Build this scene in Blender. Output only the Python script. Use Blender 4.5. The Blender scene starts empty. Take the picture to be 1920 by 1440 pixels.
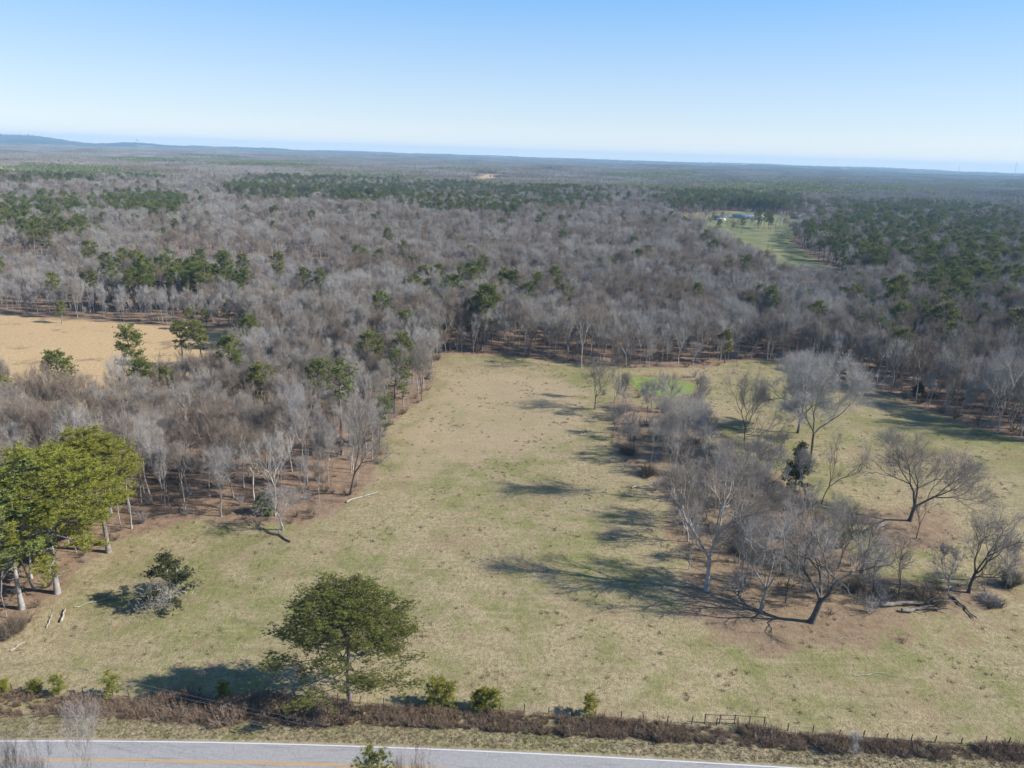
import bpy, math, random
import numpy as np
from mathutils import Vector, Matrix

# ------------------------------------------------------------------ camera, sky, sun, exposure
S = bpy.context.scene
COL = S.collection
F_PX = 1335.0            # focal length in pixels of the 1920x1440 photograph
PITCH = math.atan(430/F_PX)
ROLL = math.radians(1.79)
CAM = np.array([0.0, 0.0, 80.0])
_f = np.array([0, math.cos(PITCH), -math.sin(PITCH)])
_r = np.array([1.0, 0, 0]); _u = np.array([0, math.sin(PITCH), math.cos(PITCH)])
CR = _r*math.cos(ROLL) + _u*math.sin(ROLL)
CU = -_r*math.sin(ROLL) + _u*math.cos(ROLL)
cam = bpy.data.cameras.new('camera'); cam.sensor_fit = 'HORIZONTAL'
cam.sensor_width = 36; cam.lens = 36*F_PX/1920; cam.clip_start = 1; cam.clip_end = 60000
camo = bpy.data.objects.new('camera', cam); COL.objects.link(camo)
camo.matrix_world = Matrix(((CR[0], CU[0], -_f[0], CAM[0]), (CR[1], CU[1], -_f[1], CAM[1]),
                            (CR[2], CU[2], -_f[2], CAM[2]), (0, 0, 0, 1)))
S.camera = camo
SUN_EL = math.radians(35); SUN_AZ = math.radians(96)     # azimuth clockwise from +Y: from the right, a little behind the camera
w = bpy.data.worlds.new('World'); S.world = w; w.use_nodes = True
nt = w.node_tree; bg = nt.nodes['Background']
sky = nt.nodes.new('ShaderNodeTexSky'); sky.sky_type = 'NISHITA'; sky.sun_disc = False
sky.sun_elevation = SUN_EL; sky.sun_rotation = SUN_AZ
sky.altitude = 300; sky.air_density = 1.0; sky.dust_density = 0.1; sky.ozone_density = 3.0
tcw = nt.nodes.new('ShaderNodeTexCoord'); sx_ = nt.nodes.new('ShaderNodeSeparateXYZ'); nt.links.new(tcw.outputs['Generated'], sx_.inputs[0])
rw = nt.nodes.new('ShaderNodeValToRGB'); nt.links.new(sx_.outputs[2], rw.inputs[0]); ew = rw.color_ramp.elements
for q_ in range(2): ew.new(.5)
for q_, (p_, c_) in enumerate([(0.0, (1.0, 1.03, 1.06)), (.045, (.72, .86, 1.02)), (.20, (.20, .57, 1.12)), (.8, (.10, .26, .70))]): ew[q_].position = p_; ew[q_].color = (*c_, 1)
vmw = nt.nodes.new('ShaderNodeVectorMath'); vmw.operation = 'SCALE'; vmw.inputs['Scale'].default_value = 5.3; nt.links.new(rw.outputs[0], vmw.inputs[0])
smx = nt.nodes.new('ShaderNodeMix'); smx.data_type = 'RGBA'; smx.inputs[0].default_value = .72
nt.links.new(sky.outputs[0], smx.inputs[6]); nt.links.new(vmw.outputs[0], smx.inputs[7]); nt.links.new(smx.outputs[2], bg.inputs[0]); bg.inputs[1].default_value = 0.09
sl = bpy.data.lights.new('sun', 'SUN'); sl.energy = 5.0; sl.angle = math.radians(0.53); sl.color = (1, .95, .87)
so = bpy.data.objects.new('sun', sl); COL.objects.link(so)
sd = Vector((math.sin(SUN_AZ)*math.cos(SUN_EL), math.cos(SUN_AZ)*math.cos(SUN_EL), math.sin(SUN_EL)))
so.rotation_euler = sd.to_track_quat('Z', 'Y').to_euler()
so.location = (60, 0, 120)
S.view_settings.view_transform = 'Standard'; S.view_settings.look = 'None'
S.view_settings.exposure = 0.93; S.view_settings.gamma = 1.0
HAZE_DENSITY = 8e-5
ALB = .70
S.cycles.max_bounces = 4; S.cycles.diffuse_bounces = 2; S.cycles.glossy_bounces = 1
S.cycles.volume_bounces = 0; S.cycles.transparent_max_bounces = 4

rng = np.random.default_rng(7); random.seed(7)

# ------------------------------------------------------------------ terrain height and picture <-> place
def sstep(a, b, x):
    t = np.clip((x-a)/(b-a), 0, 1); return t*t*(3-2*t)

def roll_noise(x, y, s, ph=0.0):
    x = x/s; y = y/s
    return (np.sin(x*1.0+1.7*y+ph)+np.sin(-1.3*x+0.9*y+2.1*ph+1)+np.sin(2.1*x+1.1*y+3+ph)*.6
            + np.sin(0.7*x-2.3*y+5+.5*ph)*.6+np.sin(3.3*x-3.9*y+ph)*.3)/3.5

def hgt(x, y):
    x = np.asarray(x, float); y = np.asarray(y, float)
    d = np.hypot(x, y)
    h = .18*roll_noise(x, y, 9)+.5*roll_noise(x, y, 34, 2)
    h = h + sstep(330, 1300, d)*(9*roll_noise(x, y, 190, 1))
    h = h + sstep(1200, 5000, d)*(20*roll_noise(x, y, 620, 4)+8)
    h = h + sstep(5000, 11000, d)*(18+9*roll_noise(x, y, 1500, 2))
    az = np.degrees(np.arctan2(x, y))
    m = 98*np.exp(-((az+36.6)/1.9)**2)+76*np.exp(-((az+33.0)/2.2)**2)+34*np.exp(-((az+27.3)/1.5)**2)+50*np.exp(-((az+41)/3.5)**2)\
        + 16*np.exp(-((az+23)/4)**2)
    h = h + np.where(d > 8000, sstep(8600, 11000, d)*(1-sstep(12300, 13800, d)), 0)*m
    return h

def project(x, y, z):
    v = np.stack([np.asarray(x)-CAM[0], np.asarray(y)-CAM[1], np.asarray(z)-CAM[2]], -1).astype(float)
    D = v@_f
    return 960+F_PX*(v@CR)/D, 720-F_PX*(v@CU)/D, D

def ray(px, py):
    v = _f*F_PX + CR*(px-960) - CU*(py-720)
    return v/np.linalg.norm(v)

def ground(px, py, z=0.0):
    """the place on the terrain (plus z) seen at this picture point"""
    v = ray(px, py)
    if v[2] > -1e-3: v = v.copy(); v[2] = -1e-3
    t = 30.0
    while t < 26000:
        p = CAM+v*t
        g = p[2]-(hgt(p[0], p[1])+z)
        if g <= 0: break
        t += max(g/(-v[2])*.25, 1.0) if t > 1500 else max(g*.5, .25)
    lo, hi = t-max(2.0, t*.02), t
    p = CAM+v*t
    return float(p[0]), float(p[1])

def height_at(x, y, pytop):
    """height of an upright thing at x, y whose top is at picture row pytop"""
    lo, hi = 0.0, 60.0
    h0 = float(hgt(x, y))
    for _ in range(40):
        m = (lo+hi)/2
        if project(x, y, h0+m)[1] > pytop: lo = m
        else: hi = m
    return lo

def wpoly(pts): return np.array([ground(a, b) for a, b in pts])

def inside(poly, x, y):
    x = np.asarray(x, float); y = np.asarray(y, float)
    r = np.zeros(x.shape, bool); n = len(poly)
    for i in range(n):
        x1, y1 = poly[i]; x2, y2 = poly[(i+1) % n]
        c = (y1 > y) != (y2 > y)
        xi = (x2-x1)*(y-y1)/((y2-y1) if y2 != y1 else 1e-9)+x1
        r ^= c & (x < xi)
    return r

# ------------------------------------------------------------------ materials
def new_mat(name):
    m = bpy.data.materials.new(name); m.use_nodes = True
    n = m.node_tree; b = n.nodes['Principled BSDF']
    b.inputs['Roughness'].default_value = .85; b.inputs['Specular IOR Level'].default_value = .25
    return m, n, b

def rnd_mat(name, cols, rough=.85, trans=0.0, noise=None, spec=.2):
    """colour ramp over each tree's own random number, with a fine noise over the surface"""
    m, n, b = new_mat(name); N = n.nodes; Lk = n.links
    b.inputs['Roughness'].default_value = rough; b.inputs['Specular IOR Level'].default_value = spec
    oi = N.new('ShaderNodeObjectInfo'); cr = N.new('ShaderNodeValToRGB')
    e = cr.color_ramp.elements
    while len(e) < len(cols): e.new(.5)
    for i, c in enumerate(cols):
        e[i].position = i/max(1, len(cols)-1); e[i].color = (c[0]*ALB, c[1]*ALB, c[2]*ALB, 1)
    Lk.new(oi.outputs['Random'], cr.inputs[0])
    last = cr.outputs[0]
    if noise:
        tc = N.new('ShaderNodeTexCoord'); no = N.new('ShaderNodeTexNoise')
        no.inputs['Scale'].default_value = noise[0]; no.inputs['Detail'].default_value = 2
        mr = N.new('ShaderNodeMapRange'); mr.inputs[1].default_value = .3; mr.inputs[2].default_value = .7
        mr.inputs[3].default_value = 1-noise[1]; mr.inputs[4].default_value = 1+noise[1]
        hs = N.new('ShaderNodeHueSaturation')
        Lk.new(tc.outputs['Object'], no.inputs['Vector']); Lk.new(no.outputs[0], mr.inputs[0])
        Lk.new(mr.outputs[0], hs.inputs['Value']); Lk.new(last, hs.inputs['Color']); last = hs.outputs[0]
    Lk.new(last, b.inputs['Base Color'])
    if trans:
        tr = N.new('ShaderNodeBsdfTranslucent'); mx = N.new('ShaderNodeMixShader'); mx.inputs[0].default_value = trans
        Lk.new(last, tr.inputs[0]); Lk.new(b.outputs[0], mx.inputs[1]); Lk.new(tr.outputs[0], mx.inputs[2])
        Lk.new(mx.outputs[0], N['Material Output'].inputs[0])
    return m

M_BARK = rnd_mat('grey_bark', [(.30, .27, .24), (.50, .47, .43), (.36, .325, .29), (.52, .49, .45)], noise=(1.2, .35))
M_TWIG = rnd_mat('bare_twigs', [(.31, .26, .21), (.39, .35, .305), (.29, .225, .175), (.46, .43, .39), (.34, .295, .245), (.25, .205, .16)], noise=(.25, .12))
M_TWIGB = rnd_mat('brown_twigs', [(.27, .21, .155), (.33, .27, .21), (.24, .18, .135)], noise=(.25, .15))
M_TWIGP = rnd_mat('silver_twigs', [(.40, .37, .33), (.48, .455, .42), (.36, .325, .29)], noise=(.25, .15))
M_PALE = rnd_mat('pale_bark', [(.31, .285, .26), (.41, .385, .36)], noise=(1.5, .3))
M_PALET = rnd_mat('pale_twigs', [(.36, .33, .31), (.44, .42, .40)], noise=(.4, .15))
M_DARK = rnd_mat('dark_bark', [(.10, .085, .075), (.16, .14, .125)], noise=(1.5, .4))
M_PBARK = rnd_mat('pine_bark', [(.20, .165, .145), (.30, .26, .235)], noise=(2, .4))
M_NEEDLE = rnd_mat('pine_needles', [(.17, .225, .06), (.23, .26, .06), (.19, .215, .055), (.28, .29, .065)], rough=.6, trans=.25, noise=(.35, .4))
M_NEEDLE_Y = rnd_mat('yellow_pine_needles', [(.31, .32, .05), (.35, .335, .05)], rough=.6, trans=.3, noise=(.5, .35))  # needles of a yellow-green colour of their own
M_NEEDLE_L = rnd_mat('olive_pine_needles', [(.25, .26, .07), (.25, .26, .07)], rough=.6, trans=.28, noise=(.5, .35))
M_CEDAR = rnd_mat('cedar_foliage', [(.11, .11, .042), (.09, .095, .035)], rough=.7, trans=.2, noise=(1.0, .4))
M_SHRUB = rnd_mat('shrub_twigs', [(.17, .12, .085), (.23, .18, .13), (.15, .115, .075), (.19, .17, .10)], noise=(.6, .25))
M_STRAW = rnd_mat('dry_weeds', [(.20, .12, .085), (.36, .26, .15), (.16, .10, .075), (.26, .19, .10)], noise=(.8, .3))
M_TUFT = rnd_mat('grass_tufts', [(.10, .10, .035), (.30, .25, .12), (.13, .09, .05), (.40, .33, .19)], noise=(2, .3))

# ------------------------------------------------------------------ mesh building
class MB:
    def __init__(s): s.v = []; s.f = []; s.n = 0; s.tri = []
    def add(s, v, f):
        v = np.asarray(v, float); f = np.asarray(f, int)
        if f.shape[1] == 3: s.tri.append(f+s.n)
        else: s.f.append(f+s.n)
        s.v.append(v); s.n += len(v)
    def tube(s, pts, rad, n=5, cap=False):
        pts = np.asarray(pts, float); k = len(pts)
        t = np.gradient(pts, axis=0); t /= (np.linalg.norm(t, axis=1, keepdims=True)+1e-9)
        ref = np.array([1.0, 0.13, 0.07]) if abs(t[0, 0]) < .8 else np.array([0, 1.0, .1])
        a = np.cross(t, ref); a /= (np.linalg.norm(a, axis=1, keepdims=True)+1e-9); b = np.cross(t, a)
        ang = np.arange(n)*2*math.pi/n
        r = np.asarray(rad)[:, None, None]
        V = pts[:, None]+r*(a[:, None]*np.cos(ang)[None, :, None]+b[:, None]*np.sin(ang)[None, :, None])
        i = np.arange(k-1)[:, None]*n; j = np.arange(n)[None]; j2 = (j+1) % n
        Fq = np.stack([i+j, i+j2, i+n+j2, i+n+j], -1).reshape(-1, 4)
        s.add(V.reshape(-1, 3), Fq)
        if cap:
            for base in (0, (k-1)*n):
                c = (pts[0] if base == 0 else pts[-1])
                vv = np.vstack([V.reshape(-1, 3)[base:base+n], c[None]])
                ff = [[q, (q+1) % n, n] for q in range(n)]
                s.add(vv, ff)
    def box(s, c, size, rz=0.0, z0=None):
        sx, sy, sz = np.array(size)/2
        v = np.array([[x, y, z] for z in (-sz, sz) for x, y in ((-sx, -sy), (sx, -sy), (sx, sy), (-sx, sy))])
        ca, sa = math.cos(rz), math.sin(rz)
        v = v@np.array([[ca, sa, 0], [-sa, ca, 0], [0, 0, 1]])+np.array(c)
        s.add(v, [[3, 2, 1, 0], [4, 5, 6, 7], [0, 1, 5, 4], [1, 2, 6, 5], [2, 3, 7, 6], [3, 0, 4, 7]])
    def blades(s, P, D, L, W):
        """thin tapering twigs or needles, one narrow triangle each"""
        P = np.asarray(P); n = len(P)
        D = D/(np.linalg.norm(D, axis=1, keepdims=True)+1e-9)
        q = rng.normal(size=(n, 3)); sv = np.cross(D, q); sv /= (np.linalg.norm(sv, axis=1, keepdims=True)+1e-9)
        W = np.broadcast_to(W, (n,))[:, None]; L = np.broadcast_to(L, (n,))[:, None]
        V = np.stack([P-sv*W/2, P+sv*W/2, P+D*L], 1).reshape(-1, 3)
        s.add(V, np.arange(3*n).reshape(-1, 3))
    def mesh(s, name, mats, xf=None, parts=None):
        V = np.vstack(s.v) if s.v else np.zeros((0, 3))
        if xf is not None: V = V*np.array(xf)
        q = np.vstack(s.f) if s.f else np.zeros((0, 4), int)
        t = np.vstack(s.tri) if s.tri else np.zeros((0, 3), int)
        me = bpy.data.meshes.new(name)
        me.vertices.add(len(V)); me.vertices.foreach_set('co', V.ravel())
        me.loops.add(q.size+t.size); me.loops.foreach_set('vertex_index', np.concatenate([q.ravel(), t.ravel()]))
        me.polygons.add(len(q)+len(t))
        st = np.concatenate([np.arange(len(q))*4, q.size+np.arange(len(t))*3])
        me.polygons.foreach_set('loop_start', st)
        for m in (mats if isinstance(mats, (list, tuple)) else [mats]): me.materials.append(m)
        if parts is not None: me.polygons.foreach_set('material_index', parts(len(q), len(t)))
        me.update(calc_edges=True)
        return me

def joined(name, mb1, m1, mb2, m2, xf):
    """trunk and crown in one mesh with two materials, for the mass of the woods"""
    q1 = sum(len(a) for a in mb1.f); q2 = sum(len(a) for a in mb2.f)
    t1 = sum(len(a) for a in mb1.tri); t2 = sum(len(a) for a in mb2.tri)
    r = MB()
    for s_ in (mb1, mb2):
        off = r.n
        r.v += s_.v; r.f += [a+off for a in s_.f]; r.tri += [a+off for a in s_.tri]; r.n += s_.n
    idx = np.concatenate([np.zeros(q1, int), np.ones(q2, int), np.zeros(t1, int), np.ones(t2, int)])
    return r.mesh(name, [m1, m2], xf, parts=lambda a, b: idx)

def link(name, me, parent=None):
    o = bpy.data.objects.new(name, me); COL.objects.link(o)
    if parent is not None: o.parent = parent
    return o
def tag(o, label=None, cat=None, group=None, kind=None):
    if label: o['label'] = label
    if cat: o['category'] = cat
    if group: o['group'] = group
    if kind: o['kind'] = kind
    return o

# ------------------------------------------------------------------ tree growing
def unit(v): return v/(np.linalg.norm(v)+1e-9)
def tilt(d, ang, az):
    ref = np.array([0, 0, 1.0]) if abs(d[2]) < .95 else np.array([1.0, 0, 0])
    a = unit(np.cross(d, ref)); b = np.cross(d, a)
    return unit(d*math.cos(ang)+(a*math.cos(az)+b*math.sin(az))*math.sin(ang))

def bare_tree(seed, trunk=.35, ang=.5, up=.12, levels=6, decay=.78, H=22, W=11, r0=.28, lean=(0, 0), k3=.35,
              twigs=7, tw=.035, wob=.12, side=.5, fine=1.0, low=0, sh=.72):
    """a forking leafless tree: returns (trunk-and-limbs mesh, twig crown mesh, scale)"""
    R = np.random.default_rng(seed)
    T = MB(); C = MB(); rmin = .012/H*1.6
    tips = []; LC = .34
    def grow(p, d, L, r, lev):
        n = 3 if lev else 5
        pts = [p]; 
        for i in range(n):
            d = unit(d+R.normal(size=3)*wob*(.45 if lev == 0 else 1)+np.array([0, 0, up if lev else .05]))
            p = p+d*L/n; pts.append(p)
        rr = np.maximum(np.linspace(r, r*.88, n+1), rmin)
        if lev == 0: rr[0] *= 1.5; rr[1] *= 1.06
        if lev <= 4: T.tube(pts, rr, 7 if lev == 0 else (5 if lev == 1 else 4 if lev == 2 else 3))
        else: C.tube(pts, rr, 3)
        if lev >= levels-2:
            tips.append((pts[1], d, L, lev)); 
        if lev >= levels-1:
            tips.append((pts[-1], d, L, lev)); return
        k = 3 if R.random() < k3 or lev == 0 else 2
        az = R.random()*6.28
        for j in range(k):
            a = ang*R.uniform(.6, 1.3)*(.45 if (j == 0 and k == 3) else 1)
            grow(p, tilt(d, a, az+j*6.28/k+R.normal()*.4), (LC if lev == 0 else L)*decay*R.uniform(.8, 1.15), r*(sh if k == 2 else sh*.86), lev+1)
        if lev >= 1:
            for q in pts[1:-1]:
                if R.random() < side:
                    grow(q, tilt(d, ang*R.uniform(1.1, 1.9), R.random()*6.28), L*.6*R.uniform(.7, 1.1), r*.36, min(levels-1, lev+2))
    L0 = trunk
    grow(np.zeros(3), unit(np.array([lean[0], lean[1], 1.0])), L0, r0/H, 0)
    for q in range(low):
        az = R.random()*6.28; z = trunk*R.uniform(.55, .95)
        grow(np.array([0, 0, z]), unit(np.array([math.cos(az), math.sin(az), .15])), .24, r0/H*.35, 2)
    # twigs
    P = np.array([t[0] for t in tips]); D = np.array([t[1] for t in tips]); Ls = np.array([t[2] for t in tips])
    allv = np.vstack(T.v+C.v)
    ext = allv.max(0)-allv.min(0)
    zs = H/(allv[:, 2].max()*1.03); xs = W/(max(ext[0], ext[1])*1.06)
    n = len(P); k = twigs
    Pi = np.repeat(P, k, 0); Di = np.repeat(D, k, 0); Li = np.repeat(Ls, k)
    Di2 = Di*1.0+rng.normal(size=Di.shape)*.55+np.array([0, 0, .12])
    Di2 /= np.linalg.norm(Di2, axis=1, keepdims=True)
    ln = .085*rng.uniform(.5, 1.25, len(Pi))*fine
    Pi = Pi+Di*(rng.uniform(-.05, .03, len(Pi)))[:, None]*.6
    ww = tw/xs
    C.blades(Pi, Di2, ln, ww)
    for m in range(2):
        st = Pi+Di2*(ln*rng.uniform(.15, .8, len(Pi)))[:, None]
        C.blades(st, Di2+rng.normal(size=Di.shape)*.5, ln*.6, ww*.8)
    # radii were made in unscaled units of the height; widen them to the horizontal scale
    return T, C, (xs, xs, zs)

def pine_tree(seed, H=24, W=9, crown=.5, limbs=26, tuft=.5, nt=9, tz=.6, dens=1.0, lean=0.0, top=.25, bare=0, gap=.0, dome=.6, nsub=6, nw=.3, prof=None, cap=None):
    """a pine: straight stem, whorled limbs, tufts of needles gathered in layered clumps"""
    R = np.random.default_rng(seed); T = MB(); C = MB()
    r0 = .017*H
    zz = np.linspace(0, 1, 9); sway = np.cumsum(R.normal(size=(9, 2))*.012*H, 0)*zz[:, None]
    pts = np.column_stack([sway[:, 0]+lean*H*zz**1.5, sway[:, 1], zz*H*.96])
    T.tube(pts, r0*(1-zz*.82)*np.where(zz == 0, 1.35, 1), 8)
    def stem(z): t = z/(H*.96); return np.array([np.interp(t, zz, pts[:, 0]), np.interp(t, zz, pts[:, 1]), z])
    cen = []
    z0 = H*(1-crown)
    az = 0
    for i in range(limbs):
        t = (i+.5)/limbs + R.normal()*.01
        z = z0+(H*.93-z0)*t
        az += 2.4+R.normal()*.35
        if R.random() < gap: continue
        # rounded envelope: widest a little above the crown base
        e = math.sin(math.pi*min(1, (t*(1-top)+.18)))**dome if t < .96 else .25
        if prof: e = float(np.interp(t, np.linspace(0, 1, len(prof)), prof))
        L = W/2*max(.16, e)*(R.uniform(.86, 1.06) if prof else R.uniform(.72, 1.12))
        el = (-.05+(.75 if not prof else .42)*t)+R.normal()*.12
        d = np.array([math.cos(az)*math.cos(el), math.sin(az)*math.cos(el), math.sin(el)])
        p = stem(z); lp = [p]; n = 5
        for q in range(n):
            d = unit(d+R.normal(size=3)*.1+np.array([0, 0, .05])); p = p+d*L/n; lp.append(p)
        T.tube(lp, np.linspace(.008*H*(1-.6*t), .03, n+1), 4)
        for q in range(nsub):
            s_ = R.uniform(.38, 1.0); k = min(n-1, int(s_*n)); b0 = lp[k]+(lp[k+1]-lp[k])*(s_*n-k if k < n else 1)
            dd = unit(d*.7+R.normal(size=3)*[.6, .6, .22]+[0, 0, .12])
            sl_ = L*.42*R.uniform(.5, 1.2)*(1.25-s_*.55)
            b1 = b0+dd*sl_
            T.tube([b0, (b0+b1)/2+[0, 0, -.04*sl_], b1], [.03, .022, .012], 3)
            m = max(2, int(sl_*4.2*dens))
            u = R.uniform(.25, 1.08, m)[:, None]
            cen.append(b0+(b1-b0)*u+R.normal(size=(m, 3))*[.45, .45, .34]*min(1, W/8)+[0, 0, .12])
        m = int(3*dens); cen.append(lp[-1]+R.normal(size=(m, 3))*[.4, .4, .2])
    if cap:      # the rounded head of an old open-grown pine: clumps carried on forked limbs over a dome
        cn, cz, cr, ch, cl = cap
        for q in range(cn):
            u = ((q+.5)/cn)**.8; a2 = q*2.39996+R.normal()*.12; el = math.asin(min(1, max(-.25, 1.22*u-.25)))
            k_ = R.uniform(.80, 1.03)*(1+.09*math.sin(a2*2+1)+.07*math.sin(a2*3+el*3)); 
            e1 = np.array([math.cos(a2)*math.cos(el)*cr*W/2, math.sin(a2)*math.cos(el)*cr*W/2, math.sin(el)*ch*H])*k_+stem(cz*H)
            b0 = stem(H*(cz-.12+.24*max(0, math.sin(el)))); md = (b0*.5+e1*.5)-[0, 0, .5]+R.normal(size=3)*.3
            T.tube([b0, md, e1], [.10, .06, .02], 4)
            m = int(cl*R.uniform(.6, 1.3)); sp_ = R.uniform(.8, 1.3)
            cen.append(e1+R.normal(size=(m, 3))*[.62*sp_, .62*sp_, .42*sp_]); cen.append(md+(e1-md)*R.uniform(.5, 1, (m//3, 1))+R.normal(size=(m//3, 3))*[.4, .4, .25])
    for q in range(bare):
        z = z0*R.uniform(.35, 1.0); a2 = R.random()*6.28; el = R.uniform(-.3, .3); L = R.uniform(1, 3.5)
        d = np.array([math.cos(a2), math.sin(a2), el]); p = stem(z)
        T.tube([p, p+d*L*.5, p+d*L+[0, 0, R.normal()*.3]], [.07, .05, .02], 3)
    m = int(14*dens); cen.append(stem(H*.93)+R.normal(size=(m, 3))*[W*.05, W*.05, .5])
    cen = np.vstack(cen); n = len(cen)
    P = np.repeat(cen, nt, 0); D = rng.normal(size=P.shape); D[:, 2] = np.abs(D[:, 2])*tz+.25-.12
    P = P-D/np.linalg.norm(D, axis=1, keepdims=True)*tuft*.1
    C.blades(P, D, tuft*rng.uniform(.6, 1.2, len(P)), tuft*nw)
    return T, C, (1, 1, 1)

def cedar_tree(seed, H=8, W=6, dead=False):
    R = np.random.default_rng(seed); T = MB(); C = MB()
    T.tube([[0, 0, 0], [.1, 0, H*.4], [0, .1, H*.97]], [.2, .12, .03], 7)
    cen = []
    for i in range(60):
        t = R.random(); z = H*(.06+.86*t); a = R.random()*6.28
        if dead and math.cos(a-.4) < -.1 and R.random() < .7: continue
        L = W/2*(1-t)**.75*R.uniform(.7, 1.1)+.2
        d = unit(np.array([math.cos(a), math.sin(a), .25]))
        p = np.array([0, 0, z]); T.tube([p, p+d*L*.6, p+d*L+[0, 0, .1*L]], [.05, .03, .01], 3)
        m = int(14*L)+5
        cen.append(p+d*L*R.uniform(.35, 1.05, m)[:, None]+R.normal(size=(m, 3))*.24)
    cen = np.vstack(cen); P = np.repeat(cen, 8, 0)
    C.blades(P, rng.normal(size=P.shape)+[0, 0, .3], .34, .11)
    if dead:
        P = R.normal(size=(1600, 3))*[W*.17, W*.17, H*.14]+[-.6, -.3, H*.25]
        P[:, 2] = np.abs(P[:, 2])
        T.blades(P, rng.normal(size=P.shape)+[-.6, 0, .2], .9, .045)
    return T, C, (1, 1, 1)

def shrub(seed, H=3, W=4, n=60, sub=14, tw=.03):
    R = np.random.default_rng(seed); T = MB(); C = MB(); P = []; D = []
    for i in range(n):
        a = R.random()*6.28; s_ = math.sqrt(R.random())
        d = unit(np.array([math.cos(a)*s_*W/H*.75, math.sin(a)*s_*W/H*.75, 1]))
        L = H*R.uniform(.6, 1.0)*(1-.25*s_)
        p = np.array([math.cos(a), math.sin(a), 0])*R.random()*W*.16
        m1 = p+d*L*.5; e = m1+unit(d+R.normal(size=3)*.25)*L*.5
        T.tube([p, m1, e], [.035, .022, .008], 3)
        for u in R.uniform(.25, 1, sub):
            P.append(p+(e-p)*u); D.append(d+R.normal(size=3)*.6)
    P = np.array(P); D = np.array(D)
    C.blades(P, D, H*.22*rng.uniform(.5, 1.2, len(P)), tw)
    C.blades(P+D*H*.05, D+rng.normal(size=D.shape)*.7, H*.16, tw*.8)
    return T, C, (1, 1, 1)

PROTO = {}
def proto(key, g, m1, m2, woods=False):
    T, C, xf = g
    PROTO[key] = dict(trunk=T.mesh(key+'_trunk', m1, xf), crown=C.mesh(key+'_crown', m2, xf), g=g, m=(m1, m2))
    return PROTO[key]

# forest-grown trees: tall, narrow, steep limbs
for i in range(6):
    proto('wood%d' % i, bare_tree(20+i, trunk=[.60, .52, .72, .44, .64, .50][i], ang=[.42, .46, .36, .52, .40, .50][i], up=.11, levels=7, wob=.16, sh=.735,
          H=[23, 22, 24, 21, 20, 22][i], W=[11, 12, 9.5, 13, 10, 13][i], r0=[.29, .31, .26, .29, .25, .33][i], twigs=4, tw=.0145), M_BARK, [M_TWIG, M_TWIG, M_TWIGB, M_TWIGB, M_TWIGP, M_TWIGP][i])
for i in range(2):
    proto('slim%d' % i, bare_tree(50+i, trunk=.3, ang=.3, up=.16, levels=6, H=15, W=5.5, r0=.12, twigs=5, tw=.02), M_PALE, M_PALET)
for i in range(4):
    proto('small%d' % i, bare_tree(70+i, trunk=[.2, .3, .25, .35][i], ang=[.55, .45, .62, .5][i], up=.08, levels=6, H=[11, 13, 9, 14][i], W=[8, 7.5, 8, 6.5][i], r0=[.17, .2, .14, .17][i],
          wob=.2, twigs=5, tw=.018), M_DARK if i % 2 else M_BARK, M_TWIG if i < 3 else M_PALET)
for i in range(4):
    proto('pine%d' % i, pine_tree(60+i, H=[24, 22, 25, 20][i], W=[9, 8.5, 8, 9.5][i], crown=[.5, .55, .42, .62][i], limbs=[30, 32, 26, 34][i], tuft=.7, nt=8, bare=5, gap=.06, dens=1.1, nsub=8), M_PBARK, M_NEEDLE)

# ------------------------------------------------------------------ zones (places of the photograph turned into ground polygons)
MEADOW = wpoly([(-700, 1400), (-200, 1290), (0, 1215), (60, 1160), (140, 1080), (230, 1010), (300, 985), (350, 975), (450, 975), (560, 990), (650, 945),
                (705, 905), (715, 850), (735, 790), (790, 755), (812, 715), (812, 680), (850, 664), (1000, 670), (1100, 682), (1170, 690),
                (1330, 690), (1400, 672), (1500, 680), (1640, 725), (1760, 775), (1840, 805), (2000, 840), (2300, 900), (2900, 1500), (-700, 1500)])
MEADOW[-1] = (-260, 40); MEADOW[-2] = (300, 40)
TAN = wpoly([(-500, 545), (0, 588), (150, 599), (300, 611), (445, 614), (475, 680), (450, 725), (330, 762), (150, 790), (0, 815), (-500, 860)])
GREEN = wpoly([(1250, 408), (1320, 399), (1400, 397), (1460, 402), (1535, 414), (1500, 424), (1490, 436), (1485, 455), (1560, 505), (1620, 545), (1570, 552), (1480, 535), (1385, 487), (1305, 443)])
FIELDS = [wpoly([(425, 374), (590, 376), (590, 392), (425, 390)]), wpoly([(600, 378), (700, 379), (700, 393), (600, 393)]),
          wpoly([(855, 327), (968, 327), (968, 343), (855, 343)]), wpoly([(180, 336), (200, 336), (200, 345), (180, 345)]),
          wpoly([(1440, 330), (1560, 333), (1560, 338), (1440, 336)])]
BELT = wpoly([(1150, 735), (1190, 760), (1290, 770), (1335, 850), (1450, 880), (1540, 960), (1600, 1060), (1700, 1095), (1900, 1095), (1890, 1140),
              (1700, 1150), (1570, 1160), (1480, 1150), (1400, 1140), (1300, 1110), (1250, 960), (1195, 880), (1145, 850)])
LITTER = [wpoly([(1160, 712), (1185, 702), (1255, 704), (1325, 718), (1318, 744), (1268, 756), (1220, 750), (1175, 738)]), BELT, wpoly([(1280, 1100), (1500, 1120), (1900, 1120), (1700, 1165), (1600, 1215), (1400, 1225), (1290, 1170)]),
          wpoly([(1620, 950), (1780, 950), (1790, 1030), (1640, 1020)])]
POND = wpoly([(1172, 712), (1190, 707), (1255, 710), (1310, 722), (1300, 738), (1265, 748), (1225, 742), (1190, 730)])
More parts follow.
